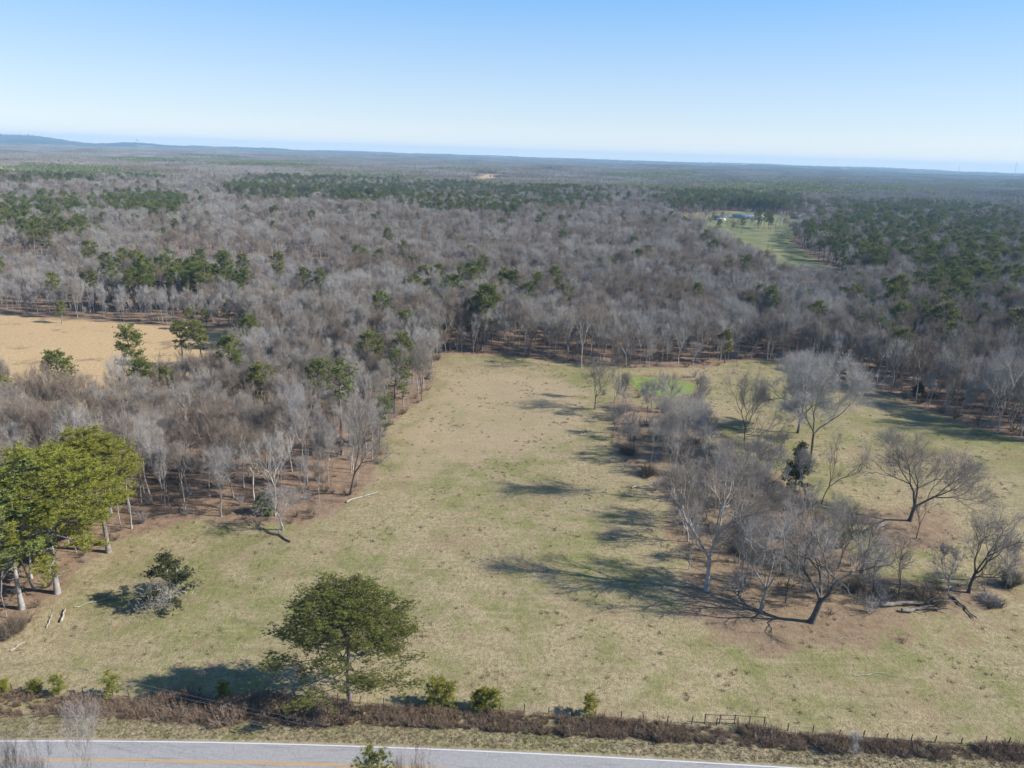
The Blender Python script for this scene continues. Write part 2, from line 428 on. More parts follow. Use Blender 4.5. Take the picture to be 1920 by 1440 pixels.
PINES_PX = [(1720, 445, 260, 60, .5), (1360, 372, 140, 20, .8), (940, 362, 210, 34, .38), (520, 352, 110, 18, .55), (690, 358, 90, 16, .75), (90, 395, 130, 40, .35),
            (260, 375, 90, 22, .6), (90, 320, 120, 16, .5), (260, 320, 90, 14, .4), (320, 500, 150, 18, .22), (1500, 350, 300, 10, .5), (1780, 345, 200, 12, .25), (1240, 325, 120, 8, .6),
            (420, 300, 260, 12, .35), (1760, 560, 150, 60, .14), (860, 530, 130, 40, .10), (1850, 500, 120, 60, .35), (640, 330, 200, 10, .4), (1700, 385, 220, 14, .4)]

# ------------------------------------------------------------------ ground sheet
def radial(r0, r1, step, dense=.34, half=46):
    rs = [r0]
    while rs[-1] < r1: rs.append(rs[-1]*(1+step))
    az = np.concatenate([np.arange(-half, half, dense), np.arange(half, 360-half, 3)])
    return np.array(rs), np.radians(az)
def ring_mesh(name, mat, rs, az, zf, attrs=None):
    Rr, A = np.meshgrid(rs, az, indexing='ij'); X = Rr*np.sin(A); Y = Rr*np.cos(A)
    Z = zf(X, Y); n, m = X.shape
    V = np.stack([X, Y, Z], -1).reshape(-1, 3)
    i = (np.arange(n-1)[:, None]*m); j = np.arange(m)[None]; j2 = (j+1) % m
    Fq = np.stack([i+j, i+m+j, i+m+j2, i+j2], -1).reshape(-1, 4)
    mb = MB(); mb.add(V, Fq)
    c = np.array([[0, 0, float(zf(np.array(0.), np.array(0.)))]]); mb.v.append(c); mb.tri.append(np.array([[mb.n, k, (k+1) % m] for k in range(m)])[:, [0, 1, 2]]); mb.n += 1
    me = mb.mesh(name, mat)
    me.polygons.foreach_set('use_smooth', np.ones(len(me.polygons), bool))
    if attrs:
        VV = np.vstack([V, c])
        for k, f in attrs.items():
            a = me.attributes.new(k, 'FLOAT', 'POINT'); a.data.foreach_set('value', f(VV[:, 0], VV[:, 1]).astype(np.float32))
    return me

def soft(polys, rad):
    def f(x, y):
        acc = np.zeros_like(x); R = np.random.default_rng(3)
        for k in range(12):
            a = k*2.4; q = rad*math.sqrt((k+.5)/12)
            xx = x+q*math.cos(a); yy = y+q*math.sin(a)
            hit = np.zeros(x.shape, bool)
            for p in polys: hit |= inside(p, xx, yy)
            acc += hit
        return acc/12
    return f
def noise_node(n, vec, scale, detail=4, rough=.6):
    q = n.nodes.new('ShaderNodeTexNoise'); q.inputs['Scale'].default_value = scale; q.inputs['Detail'].default_value = detail
    q.inputs['Roughness'].default_value = rough; n.links.new(vec, q.inputs['Vector']); return q.outputs[0]
def ramp(n, fac, a, b):
    q = n.nodes.new('ShaderNodeMapRange'); q.interpolation_type = 'SMOOTHSTEP'; q.inputs[1].default_value = a; q.inputs[2].default_value = b
    n.links.new(fac, q.inputs[0]); return q.outputs[0]
def mixc(n, fac, a, b):
    q = n.nodes.new('ShaderNodeMix'); q.data_type = 'RGBA'
    if isinstance(fac, float): q.inputs[0].default_value = fac
    else: n.links.new(fac, q.inputs[0])
    for s_, v in ((q.inputs[6], a), (q.inputs[7], b)):
        if isinstance(v, tuple): s_.default_value = (v[0]*ALB, v[1]*ALB, v[2]*ALB, 1)
        else: n.links.new(v, s_)
    return q.outputs[2]
def math_(n, op, a, b=None):
    q = n.nodes.new('ShaderNodeMath'); q.operation = op
    for s_, v in ((q.inputs[0], a), (q.inputs[1], b)):
        if v is None: continue
        if isinstance(v, (int, float)): s_.default_value = v
        else: n.links.new(v, s_)
    return q.outputs[0]
def attr(n, name):
    q = n.nodes.new('ShaderNodeAttribute'); q.attribute_name = name; return q.outputs['Fac']

def grass_colour(n, pos, far=False):
    """winter pasture: straw with patches of short green, bare soil specks"""
    big = noise_node(n, pos, .022, 4, .65); mid = noise_node(n, pos, .14, 5, .7); fine = noise_node(n, pos, 1.1, 4, .75); vf = noise_node(n, pos, 4.5, 2, .7)
    straw = mixc(n, ramp(n, fine, .35, .65), (.24, .19, .10), (.42, .345, .205))
    straw = mixc(n, ramp(n, vf, .5, .72), straw, (.52, .44, .285))
    grn = mixc(n, ramp(n, fine, .3, .7), (.13, .15, .045), (.235, .25, .075))
    g = math_(n, 'ADD', math_(n, 'MULTIPLY', big, .9), math_(n, 'MULTIPLY', mid, .85))
    g = math_(n, 'ADD', g, math_(n, 'MULTIPLY', fine, .35))
    c = mixc(n, math_(n, 'MULTIPLY', ramp(n, g, .96, 1.22), .75), straw, grn)
    b2 = noise_node(n, pos, .05, 5, .7)
    c = mixc(n, math_(n, 'MULTIPLY', ramp(n, b2, .52, .66), .45), c, (.30, .215, .13))
    mpg = n.nodes.new('ShaderNodeMapping'); mpg.inputs['Scale'].default_value = (.07, .55, 1); mpg.inputs['Rotation'].default_value = (0, 0, .15); n.links.new(pos, mpg.inputs[0])
    c = mixc(n, math_(n, 'MULTIPLY', ramp(n, noise_node(n, mpg.outputs[0], 1, 5, .75), .5, .68), .38), c, (.20, .165, .085))
    mpk = n.nodes.new('ShaderNodeMapping'); mpk.inputs['Scale'].default_value = (.10, .8, 1); mpk.inputs['Rotation'].default_value = (0, 0, -.2); mpk.inputs['Location'].default_value = (5, 9, 0); n.links.new(pos, mpk.inputs[0])
    c = mixc(n, math_(n, 'MULTIPLY', ramp(n, noise_node(n, mpk.outputs[0], 1, 5, .75), .54, .7), .4), c, (.48, .41, .26))
    sp = noise_node(n, pos, 1.9, 3, .8)
    c = mixc(n, math_(n, 'MULTIPLY', ramp(n, sp, .62, .70), .6), c, (.13, .095, .05))
    c = mixc(n, math_(n, 'MULTIPLY', ramp(n, noise_node(n, pos, 2.6, 4, .85), .5, .62), .4), c, (.19, .16, .085))
    return c, fine, vf

mg, n, b = new_mat('winter_ground'); geo = n.nodes.new('ShaderNodeNewGeometry'); pos = geo.outputs['Position']
gc, fine, vf = grass_colour(n, pos)
edge = noise_node(n, pos, .09, 5, .7); edgeN = math_(n, 'MULTIPLY', math_(n, 'SUBTRACT', edge, .5), 1.6)
def zone(a, gain=1.0): return ramp(n, math_(n, 'ADD', attr(n, a), math_(n, 'MULTIPLY', edgeN, gain)), .3, .7)
l1 = noise_node(n, pos, .5, 5, .75); l2 = noise_node(n, pos, 3.0, 3, .8)
litter = mixc(n, ramp(n, l1, .35, .65), (.20, .13, .085), (.33, .23, .155))
litter = mixc(n, ramp(n, l2, .5, .75), litter, (.40, .30, .215))
t1 = noise_node(n, pos, .06, 5, .7); t2 = noise_node(n, pos, 1.2, 4, .8)
tan = mixc(n, ramp(n, t2, .35, .65), (.43, .295, .145), (.60, .44, .25))
tan = mixc(n, math_(n, 'MULTIPLY', ramp(n, t1, .54, .66), .7), tan, (.24, .165, .10))
green = mixc(n, ramp(n, noise_node(n, pos, .03, 4, .7), .4, .62), (.155, .18, .075), (.25, .235, .12))
c = mixc(n, zone('woods'), gc, litter)
c = mixc(n, math_(n, 'MULTIPLY', zone('leaves', 2.0), .8), c, litter)
c = mixc(n, math_(n, 'MULTIPLY', ramp(n, math_(n, 'ADD', attr(n, 'dry'), edgeN), .35, .8), .5), c, (.43, .33, .215))
c = mixc(n, zone('tanfield', .15), c, tan)
c = mixc(n, zone('greenfield', .1), c, green)
n.links.new(c, b.inputs['Base Color']); b.inputs['Specular IOR Level'].default_value = .05; b.inputs['Roughness'].default_value = 1
bp = n.nodes.new('ShaderNodeBump'); bp.inputs['Strength'].default_value = .6; bp.inputs['Distance'].default_value = .35
n.links.new(math_(n, 'ADD', fine, math_(n, 'MULTIPLY', vf, .4)), bp.inputs['Height']); n.links.new(bp.outputs[0], b.inputs['Normal'])

DRY = [wpoly([(700, 920), (830, 700), (900, 690), (1100, 720), (1120, 800), (950, 860), (860, 860), (740, 940)]), wpoly([(150, 1060), (330, 1000), (560, 1000), (740, 920), (700, 1000), (420, 1020), (200, 1100)])]
fs = soft([MEADOW], 5)
def woods_w(x, y):
    w = 1-fs(x, y); w = np.where(y < 90, 0, w); return w
rs, az = radial(30, 13800, .012)
g = link('ground', ring_mesh('ground', mg, rs, az, hgt, dict(woods=woods_w, leaves=soft(LITTER, 5), dry=soft(DRY, 14),
         tanfield=soft([TAN, FIELDS[0], FIELDS[2], FIELDS[3]], 6), greenfield=soft([GREEN, FIELDS[1], FIELDS[4]], 8)))); tag(g, kind='structure')

# far wooded country: the top of the canopy as a rolling surface
mh, n, b = new_mat('wooded_hills'); geo = n.nodes.new('ShaderNodeNewGeometry'); pos = geo.outputs['Position']
k = ramp(n, noise_node(n, pos, .0012, 5, .7), .42, .58)
c = mixc(n, k, (.12, .10, .085), (.03, .05, .025)); c = mixc(n, ramp(n, noise_node(n, pos, .02, 4, .8), .4, .7), c, (.10, .09, .075))
c = mixc(n, math_(n, 'MULTIPLY', ramp(n, noise_node(n, pos, .0021, 2, .5), .66, .69), .8), c, (.36, .29, .18))
n.links.new(c, b.inputs['Base Color'])
rs, az = radial(7700, 13800, .007, .2, 48)
hl = link('hills', ring_mesh('hills', mh, rs, az, lambda x, y: hgt(x, y)+13+5*np.sin(x*.031)*np.sin(y*.027)+3*np.sin(x*.11+y*.05)-60*(1-sstep(7700, 8300, np.hypot(x, y))))); tag(hl, kind='structure')

# ------------------------------------------------------------------ road
def polyline_strip(name, mat, left, right, z=0.0, n=2):
    mb = MB(); L = np.array(left); Rr = np.array(right); k = len(L)
    V = np.zeros((2*k, 3)); V[:k, :2] = L; V[k:, :2] = Rr; V[:, 2] = hgt(V[:, 0], V[:, 1])*0+z
    mb.add(V, [[i, k+i, k+i+1, i+1] for i in range(k-1)])
    return link(name, mb.mesh(name, mat))
edge_px = [(0, 1392), (320, 1393.5), (620, 1396.5), (820, 1403), (1000, 1411), (1200, 1422), (1440, 1436.5)]
E = np.array([ground(a, b_, .62) for a, b_ in edge_px])
cf = np.polyfit(E[:, 0], E[:, 1], 3)
xs_ = np.linspace(-150, 150, 121)
lo, hi = E[0, 0], E[-1, 0]
def ey(x):
    p = np.polyval(cf, np.clip(x, lo, hi)); d1 = np.polyder(cf)
    return p+np.where(x < lo, np.polyval(d1, lo)*(x-lo), 0)+np.where(x > hi, np.polyval(d1, hi)*(x-hi), 0)
def offs(dist):
    y = ey(xs_); g_ = np.gradient(y, xs_); nrm = np.stack([g_, -np.ones_like(g_)], 1)/np.sqrt(1+g_**2)[:, None]
    return np.stack([xs_, y], 1)+nrm*dist
RZ = .62
ma, n, b = new_mat('asphalt'); geo = n.nodes.new('ShaderNodeNewGeometry'); pos = geo.outputs['Position']
mp = n.nodes.new('ShaderNodeMapping'); mp.inputs['Scale'].default_value = (.12, 1.2, 1); n.links.new(pos, mp.inputs[0])
c = mixc(n, ramp(n, noise_node(n, pos, 3, 4, .8), .3, .7), (.30, .29, .285), (.385, .375, .365))
c = mixc(n, math_(n, 'MULTIPLY', ramp(n, noise_node(n, mp.outputs[0], 1, 5, .7), .52, .68), .55), c, (.21, .20, .20))
vo = n.nodes.new('ShaderNodeTexVoronoi'); vo.feature = 'DISTANCE_TO_EDGE'; vo.inputs['Scale'].default_value = .22
wn = n.nodes.new('ShaderNodeVectorMath'); wn.operation = 'ADD'; n.links.new(pos, wn.inputs[0])
nz = n.nodes.new('ShaderNodeTexNoise'); nz.inputs['Scale'].default_value = .6; n.links.new(pos, nz.inputs['Vector']); n.links.new(nz.outputs[1], wn.inputs[1]); n.links.new(wn.outputs[0], vo.inputs['Vector'])
c = mixc(n, math_(n, 'MULTIPLY', math_(n, 'SUBTRACT', 1, ramp(n, vo.outputs[0], .002, .008)), .35), c, (.12, .115, .115))
n.links.new(c, b.inputs['Base Color'])
mw, n, b = new_mat('white_road_paint'); geo = n.nodes.new('ShaderNodeNewGeometry')
n.links.new(mixc(n, ramp(n, noise_node(n, geo.outputs['Position'], 5, 3, .8), .55, .75), (.72, .72, .70), (.45, .44, .42)), b.inputs['Base Color'])
my, n, b = new_mat('yellow_road_paint'); geo = n.nodes.new('ShaderNodeNewGeometry')
n.links.new(mixc(n, ramp(n, noise_node(n, geo.outputs['Position'], 4, 3, .8), .5, .75), (.62, .34, .06), (.42, .27, .11)), b.inputs['Base Color'])
mv, n, b = new_mat('road_verge'); geo = n.nodes.new('ShaderNodeNewGeometry'); pos = geo.outputs['Position']
gcv, f1, v1 = grass_colour(n, pos); n.links.new(mixc(n, math_(n, 'MULTIPLY', ramp(n, noise_node(n, pos, .3, 4, .7), .45, .6), .6), gcv, (.40, .33, .20)), b.inputs['Base Color'])
bp = n.nodes.new('ShaderNodeBump'); bp.inputs['Strength'].default_value = .8; bp.inputs['Distance'].default_value = .3; n.links.new(f1, bp.inputs['Height']); n.links.new(bp.outputs[0], b.inputs['Normal'])
b.inputs['Roughness'].default_value = 1
# embankment: a slightly raised bed carrying the road
mb = MB(); prof = [(-6.5, -.25), (-3.0, .45), (-.4, RZ-.06), (-.25, RZ-.03), (7.4, RZ-.03), (7.7, RZ-.06), (11, .3), (15, -.3)]
rows = [np.column_stack([offs(d), np.full(len(xs_), z)]) for d, z in prof]
V = np.vstack(rows); m = len(xs_)
mb.add(V, [[i*m+j, (i+1)*m+j, (i+1)*m+j+1, i*m+j+1] for i in range(len(prof)-1) for j in range(m-1)])
o = link('road_verge', mb.mesh('road_verge', mv)); tag(o, kind='structure')
tag(polyline_strip('road', ma, offs(-.18), offs(6.95), RZ), kind='structure')
for nm, mt_, a, b_ in (('road_edge_line', mw, -.02, .13), ('road_edge_line', mw, 6.55, 6.7), ('road_centre_line', my, 3.12, 3.25), ('road_centre_line', my, 3.42, 3.55)):
    tag(polyline_strip(nm, mt_, offs(a), offs(b_), RZ+.006), kind='structure')

# pond covered in bright green duckweed
mpd, n, b = new_mat('duckweed_pond'); geo = n.nodes.new('ShaderNodeNewGeometry')
n.links.new(mixc(n, ramp(n, noise_node(n, geo.outputs['Position'], .35, 4, .7), .35, .6), (.18, .235, .05), (.25, .30, .075)), b.inputs['Base Color']); b.inputs['Roughness'].default_value = .5
pc = POND.mean(0); ang_ = np.linspace(0, 6.283, 49)[:-1]
pp = []
for a in ang_:
    best = 2.0
    for t in np.linspace(1, 45, 120):
        if inside(POND, np.array([pc[0]+t*math.cos(a)]), np.array([pc[1]+t*math.sin(a)]))[0]: best = t
    pp.append(best)
pp = np.array(pp); pp = (pp+np.roll(pp, 1)+np.roll(pp, -1))/3*(1+.03*np.sin(ang_*7))
pz = float(hgt(pc[0], pc[1]))+.25
mb = MB(); V = np.vstack([[pc[0], pc[1], pz], np.column_stack([pc[0]+pp*np.cos(ang_), pc[1]+pp*np.sin(ang_), np.full(48, pz)])])
mb.add(V, [[0, 1+i, 1+(i+1) % 48] for i in range(48)])
tag(link('pond_water', mb.mesh('pond_water', mpd)), kind='structure')

# ------------------------------------------------------------------ placing trees
COUNT = dict(bare=0, pine=0)
def tree(key, x, y, s=1.0, rz=None, name='bare_tree', label='', cat='tree', group=None, sz=None, mats=None, tiltxy=(0, 0)):
    p = PROTO[key]
    e = bpy.data.objects.new(name, None); COL.objects.link(e); e.empty_display_size = .5
    e.location = (x, y, float(hgt(x, y))-.05); e.scale = (s, s, sz if sz else s)
    e.rotation_euler = (tiltxy[0], tiltxy[1], random.random()*6.28 if rz is None else rz)
    tag(e, label, cat, group)
    for k in ('trunk', 'crown'): link(k, p[k], e)
    return e
TAKEN = []      # x, y, radius of hand-placed things, kept free by the random planting
def special(name, g, m1, m2, px, py, label, cat='tree', group=None, rz=0.0, ptop=None, H=None, free=3.0, deep=1.0):
    """a one-off tree with meshes of its own, its foot at this picture point"""
    x, y = ground(px, py)
    T, C, xf = g
    s = 1.0
    if ptop is not None: s = height_at(x, y, ptop)/H
    e = bpy.data.objects.new(name, None); COL.objects.link(e); e.location = (x, y, float(hgt(x, y))-.05); e.rotation_euler = (0, 0, rz); e.scale = (s, s*deep, s)
    tag(e, label, cat, group)
    link('trunk', T.mesh(name+'_trunk', m1, xf), e); link('crown', C.mesh(name+'_crown', m2, xf), e)
    TAKEN.append((x, y, free)); return e

# --- the single trees the photograph singles out
special('pine_tree', pine_tree(101, H=22, W=27, crown=.80, limbs=44, tuft=.5, nt=16, dens=1.4, bare=6, gap=.0, nsub=12, nw=.16, prof=[.9, 1.05, .85, .62, .5, .42, .36, .3, .25], cap=(165, .60, .66, .41, 30)), M_PBARK, M_NEEDLE_L, 655, 1314,
        'broad round-topped pine standing alone in the hedgerow above the road', ptop=1086, H=22.6, group=None, deep=.62)
special('pine_tree', pine_tree(102, H=24, W=20, crown=.66, limbs=34, tuft=.6, nt=14, dens=1.3, bare=12, nsub=12, dome=.6, nw=.18, prof=[.7, .95, .85, .7, .55, .4, .3], cap=(120, .64, .88, .33, 26)), M_PALE, M_NEEDLE_Y, 108, 1112,
        'large yellow-green pine with whitish trunk, front one of the left pines', ptop=845, H=24)
special('pine_tree', pine_tree(103, H=26, W=17, crown=.70, limbs=34, tuft=.6, nt=14, dens=1.3, bare=10, nsub=12, dome=.6, nw=.18, prof=[1.1, .5, 1.15, .5, .6, .45, .3], cap=(105, .66, .86, .31, 24)), M_PBARK, M_NEEDLE_Y, 204, 1036,
        'tall yellow-green pine with dense domed crown, behind the whitish-trunked pine', ptop=800, H=26)
special('pine_tree', pine_tree(104, H=20, W=14, crown=.6, limbs=34, tuft=.6, nt=9, dens=1.0, bare=12, nsub=8), M_PALE, M_NEEDLE, 42, 1142,
        'shaded pine with pale bare lower limbs, at the left edge of the photo', ptop=900, H=20)
special('pine_tree', pine_tree(105, H=18, W=8, crown=.85, limbs=26, tuft=.6, nt=8, dens=.9, gap=.15), M_DARK, M_NEEDLE, 740, 775,
        'green pine with low branches on the left edge of the long meadow', ptop=652, H=18)
special('pine_tree', pine_tree(106, H=22, W=8, crown=.4, limbs=18, tuft=.6, nt=8), M_PBARK, M_NEEDLE, 640, 852,
        'slender pine with small crown above the bare wood left of the meadow', ptop=668, H=22)
special('cedar_tree', cedar_tree(107, H=8, W=8.5, dead=True), M_PALE, M_CEDAR, 320, 1132,
        'half-dead cedar with grey tangled branches alone in the left of the meadow', ptop=1030, H=8)
special('cedar_tree', cedar_tree(108, H=9, W=5.5), M_DARK, M_CEDAR, 1490, 915,
        'olive-green cedar among bare trees in the middle of the right thicket', ptop=822, H=9)
special('cedar_tree', cedar_tree(109, H=4, W=4), M_DARK, M_CEDAR, 1720, 742,
        'low dark evergreen at the foot of the wood behind the right pasture', ptop=718, H=4)
special('cedar_tree', cedar_tree(110, H=3.4, W=3.2), M_DARK, M_NEEDLE, 497, 962,
        'small pale green evergreen at the edge of the left wood', ptop=925, H=3.4)
BS = [  # px, py, top, W/H, label, params, materials
 (1115, 767, 667, .72, 'small bare tree standing alone on the meadow left of the duckweed pond', dict(trunk=.30, ang=.5, levels=7, r0=.24, twigs=7), 'd'),
 (1255, 937, 700, .42, 'tall narrow bare tree at the left side of the right thicket, casting a long shadow', dict(trunk=.45, ang=.42, levels=7, r0=.28, side=.7), 'g'),
 (1324, 1106, 862, .78, 'big forked grey tree at the lower left corner of the right thicket', dict(trunk=.26, ang=.48, levels=7, r0=.52, twigs=6), 'g'),
 (1426, 1146, 945, .80, 'rounded pale grey bare tree left of the thick dark-trunked tree', dict(trunk=.26, ang=.48, levels=7, r0=.36), 'p'),
 (1522, 1167, 940, .95, 'thick dark-trunked bare tree with long limbs reaching right, nearest of the thicket', dict(trunk=.20, ang=.55, up=.06, levels=7, sh=.69, r0=.60, lean=(.12, 0), wob=.16, twigs=6), 'd'),
 (1816, 1112, 930, .78, 'bare tree with low crooked horizontal limbs at the right end of the thicket', dict(trunk=.3, ang=.45, levels=7, r0=.5, wob=.16, low=3), 'd'),
 (1706, 977, 812, 1.25, 'wide-spreading bare oak alone on the right pasture', dict(trunk=.20, ang=.60, up=.06, levels=7, sh=.67, r0=.52, k3=.95, wob=.12, twigs=8, decay=.80), 'd'),
 (1519, 866, 645, .92, 'very tall bare tree with V-shaped fork and broad crown on the right pasture', dict(trunk=.36, ang=.52, up=.09, levels=8, r0=.55, twigs=12, tw=.022, decay=.78), 's'),
 (1496, 812, 655, .90, 'broad grey bare tree just behind the very tall V-forked tree', dict(trunk=.30, ang=.55, up=.09, levels=8, r0=.5, twigs=12, tw=.022, decay=.78), 's'),
 (1395, 842, 682, .72, 'bare tree with drooping side limbs left of the V-forked tree', dict(trunk=.28, ang=.5, levels=7, r0=.34, low=3), 'd'),
 (1718, 1010, 925, .55, 'small crooked bare tree in front of the spreading oak', dict(trunk=.35, ang=.5, levels=5, r0=.18, twigs=6), 'd'),
 (1615, 1075, 950, .7, 'dark slender bare tree between thicket and spreading oak', dict(trunk=.25, ang=.5, levels=6, r0=.26), 'd'),
 (1540, 945, 800, .55, 'leaning bare tree beside the olive cedar in the right thicket', dict(trunk=.3, ang=.5, levels=6, r0=.2, lean=(.2, 0)), 'd'),
 (415, 968, 822, .72, 'silvery crooked bare tree at the front edge of the left wood', dict(trunk=.34, ang=.62, up=.08, levels=7, r0=.3, wob=.2), 'p'),
 (530, 994, 905, .85, 'low grey bare tree with broken limbs at the front of the left wood', dict(trunk=.25, ang=.6, up=.04, levels=7, r0=.24, wob=.2), 'p'),
 (657, 928, 745, .62, 'dark leaning bare tree at the right corner of the left wood', dict(trunk=.26, ang=.45, levels=7, r0=.36, lean=(.25, 0)), 'd'),
 (577, 912, 700, .42, 'tall pale-trunked bare tree rising above the left wood edge', dict(trunk=.42, ang=.42, levels=7, r0=.36), 'p'),
 (791, 752, 640, .6, 'dark bare tree at the end of the left wood beside the meadow', dict(trunk=.32, ang=.5, levels=7, r0=.3), 'd'),
 (1090, 690, 545, .55, 'tall bare tree at the centre of the wood edge behind the meadow', dict(trunk=.34, ang=.42, levels=7, r0=.34), 'g'),
 (1870, 812, 660, .62, 'large bare tree nearest the right edge of the far wood', dict(trunk=.26, ang=.48, levels=7, r0=.4), 'g'),
 (1772, 760, 630, .55, 'straight bare tree at the corner of the wood behind the right pasture', dict(trunk=.36, ang=.42, levels=7, r0=.34), 'g'),
 (1400, 1085, 905, .6, 'grey bare tree in the thicket behind the rounded pale tree', dict(trunk=.3, ang=.5, levels=7, r0=.28), 'g'),
 (1345, 985, 830, .6, 'grey bare tree in the left middle of the right thicket', dict(trunk=.3, ang=.5, levels=7, r0=.26), 'p'),
 (1290, 860, 740, .6, 'bare tree in the narrow belt below the pond', dict(trunk=.3, ang=.5, levels=7, r0=.22), 'g'),
]
M_DTWIG = rnd_mat('dark_twigs', [(.24, .205, .175), (.32, .285, .245)], noise=(.5, .2))
MM = dict(s=(M_DARK, M_TWIGP), g=(M_BARK, M_TWIG), d=(M_DARK, M_DTWIG), p=(M_PALE, M_PALET))
for i, (px, py, top, wr, lab, kw, mk) in enumerate(BS):
    x, y = ground(px, py); H = height_at(x, y, top); wr = wr*1.18
    kw = dict(kw); kw['r0'] = kw['r0']*.95; kw['ang'] = kw['ang']*1.1; kw.setdefault('sh', .69); kw.setdefault('up', .08); kw['twigs'] = max(4, int(kw.get('twigs', 6)*.8)); kw.setdefault('tw', .0165)
    best = None
    for t_ in range(9 if i == 6 else 4):
        gg_ = bare_tree(200+i+40*t_, H=H, W=H*wr, **kw); vv = np.vstack(gg_[1].v); off = np.hypot(*vv[:, :2].mean(0))*gg_[2][0]/(H*wr)
        if best is None or off < best[0] or 'lean' in kw: best = (off, gg_)
        if 'lean' in kw: break
    gg = best[1]
    special('bare_tree', gg, *MM[mk], px, py, lab, free=4.5)
    COUNT['bare'] += 1

# --- pines whose crowns show above the bare woods: crown-top picture point and height
PT = [(240, 628, 22), (105, 676, 21), (275, 687, 17), (5, 722, 18), (335, 612, 16), (372, 612, 16), (470, 604, 19), (455, 612, 17), (165, 458, 20), (505, 548, 17), (425, 568, 12),
      (355, 582, 9), (385, 583, 9), (110, 570, 9), (905, 548, 25), (893, 570, 20), (1690, 528, 24), (1685, 548, 22), (1780, 582, 22), (1760, 530, 20), (1745, 540, 18), (1890, 548, 22), (1860, 552, 20),
      (1585, 545, 18), (1365, 628, 12), (870, 508, 20), (890, 510, 20), (770, 532, 19), (805, 530, 19), (820, 504, 20), (965, 516, 20), (1040, 510, 22), (1010, 520, 20), (1055, 436, 20),
      (1195, 474, 20), (755, 460, 22), (710, 472, 20), (665, 466, 20), (600, 512, 18), (575, 512, 18), (650, 516, 16), (1165, 402, 20), (940, 414, 20), (1020, 404, 20), (1010, 408, 20),
      (80, 377, 20), (240, 325, 22), (285, 362, 22), (262, 372, 20), (755, 640, 20), (760, 590, 20), (330, 492, 16), (350, 494, 16), (310, 494, 15), (450, 512, 15), (520, 500, 16),
      (1445, 400, 20), (1425, 395, 22), (1660, 530, 20), (1600, 552, 15), (1800, 530, 20), (1830, 545, 20), (1910, 590, 21), (1330, 438, 22), (1370, 500, 12)]
PX_HAND = []
for (px, py, h) in PT:
    x, y = ground(px, py, h); PX_HAND.append((x, y, h)); TAKEN.append((x, y, 3.5))

# --- random planting
def jitter_field(dmin, dmax, sp, seed, half=41, thin=0.0):
    R = np.random.default_rng(seed); t = math.tan(math.radians(half))
    X, Y = np.meshgrid(np.arange(-dmax*t, dmax*t, sp), np.arange(0, dmax, sp)); X = X.ravel(); Y = Y.ravel()
    X = X+R.uniform(-.48, .48, len(X))*sp; Y = Y+R.uniform(-.48, .48, len(Y))*sp
    d = np.hypot(X, Y); k = (d >= dmin) & (d < dmax) & (np.abs(X) < Y*t+40) & (R.random(len(X)) > thin)
    return X[k], Y[k]
CLEAR = [MEADOW, TAN, GREEN]+FIELDS
def woods_only(X, Y):
    k = Y > 60
    for p in CLEAR: k &= ~inside(p, X, Y)
    return k & ~((Y < 95) & (X > -1000))
def pine_prob(X, Y, zz=19):
    px, py, D = project(X, Y, hgt(X, Y)+zz)
    p = np.full(X.shape, .012)
    for cx, cy, rx, ry, q in PINES_PX:
        py2 = py
        e = ((px-cx)/rx)**2+((py2-cy)/ry)**2
        p = np.maximum(p, q*np.clip(1.6-e*1.3, 0, 1))
    nn = roll_noise(X, Y, 45, 3)+.8*roll_noise(X, Y, 17, 5)
    return np.clip(p*(1+.9*nn), 0, 1)
def free_of_taken(X, Y, k):
    T_ = np.array(TAKEN)
    ok = np.ones(X.shape, bool)
    near = np.hypot(X, Y) < 900
    for tx, ty, tr in T_:
        ok &= ~(near & (np.hypot(X-tx, Y-ty) < tr*k))
    return ok
X1, Y1 = jitter_field(60, 520, 4.9, 1); X2, Y2 = jitter_field(520, 1700, 7.4, 2)
X = np.concatenate([X1, X2]); Y = np.concatenate([Y1, Y2])
k = woods_only(X, Y); X = X[k]; Y = Y[k]
OPENW = wpoly([(300, 985), (345, 900), (330, 830), (480, 770), (700, 740), (735, 790), (715, 850), (705, 905), (650, 945), (560, 990), (400, 975)])
k = ~inside(OPENW, X, Y) | (np.random.default_rng(77).random(len(X)) < .62); X = X[k]; Y = Y[k]; k = free_of_taken(X, Y, .8); X = X[k]; Y = Y[k]
# a ragged gap line (old track) so the middle wood shows its trunks, as in the photograph
lane = wpoly([(205, 462), (640, 492), (640, 500), (205, 470)])
R = np.random.default_rng(11)
gp_ = roll_noise(X, Y, 30, 12)+.6*roll_noise(X, Y, 11, 8); k = (gp_ > -.78) | (np.hypot(X, Y) < 260) | (np.random.default_rng(5).random(len(X)) < .25); X, Y = X[k], Y[k]
qa, qb, _ = project(X, Y, hgt(X, Y)); strip = (qa < 660) & (qb > 488+(qa-200)*.02) & (qb < 512+(qa-200)*.02)
k = ~strip | (R.random(len(X)) < .15); X, Y = X[k], Y[k]
is_p = R.random(len(X)) < pine_prob(X, Y)
px, py, D = project(X, Y, hgt(X, Y)+10)
inframe = (px > -15) & (px < 1935) & (py < 1480)
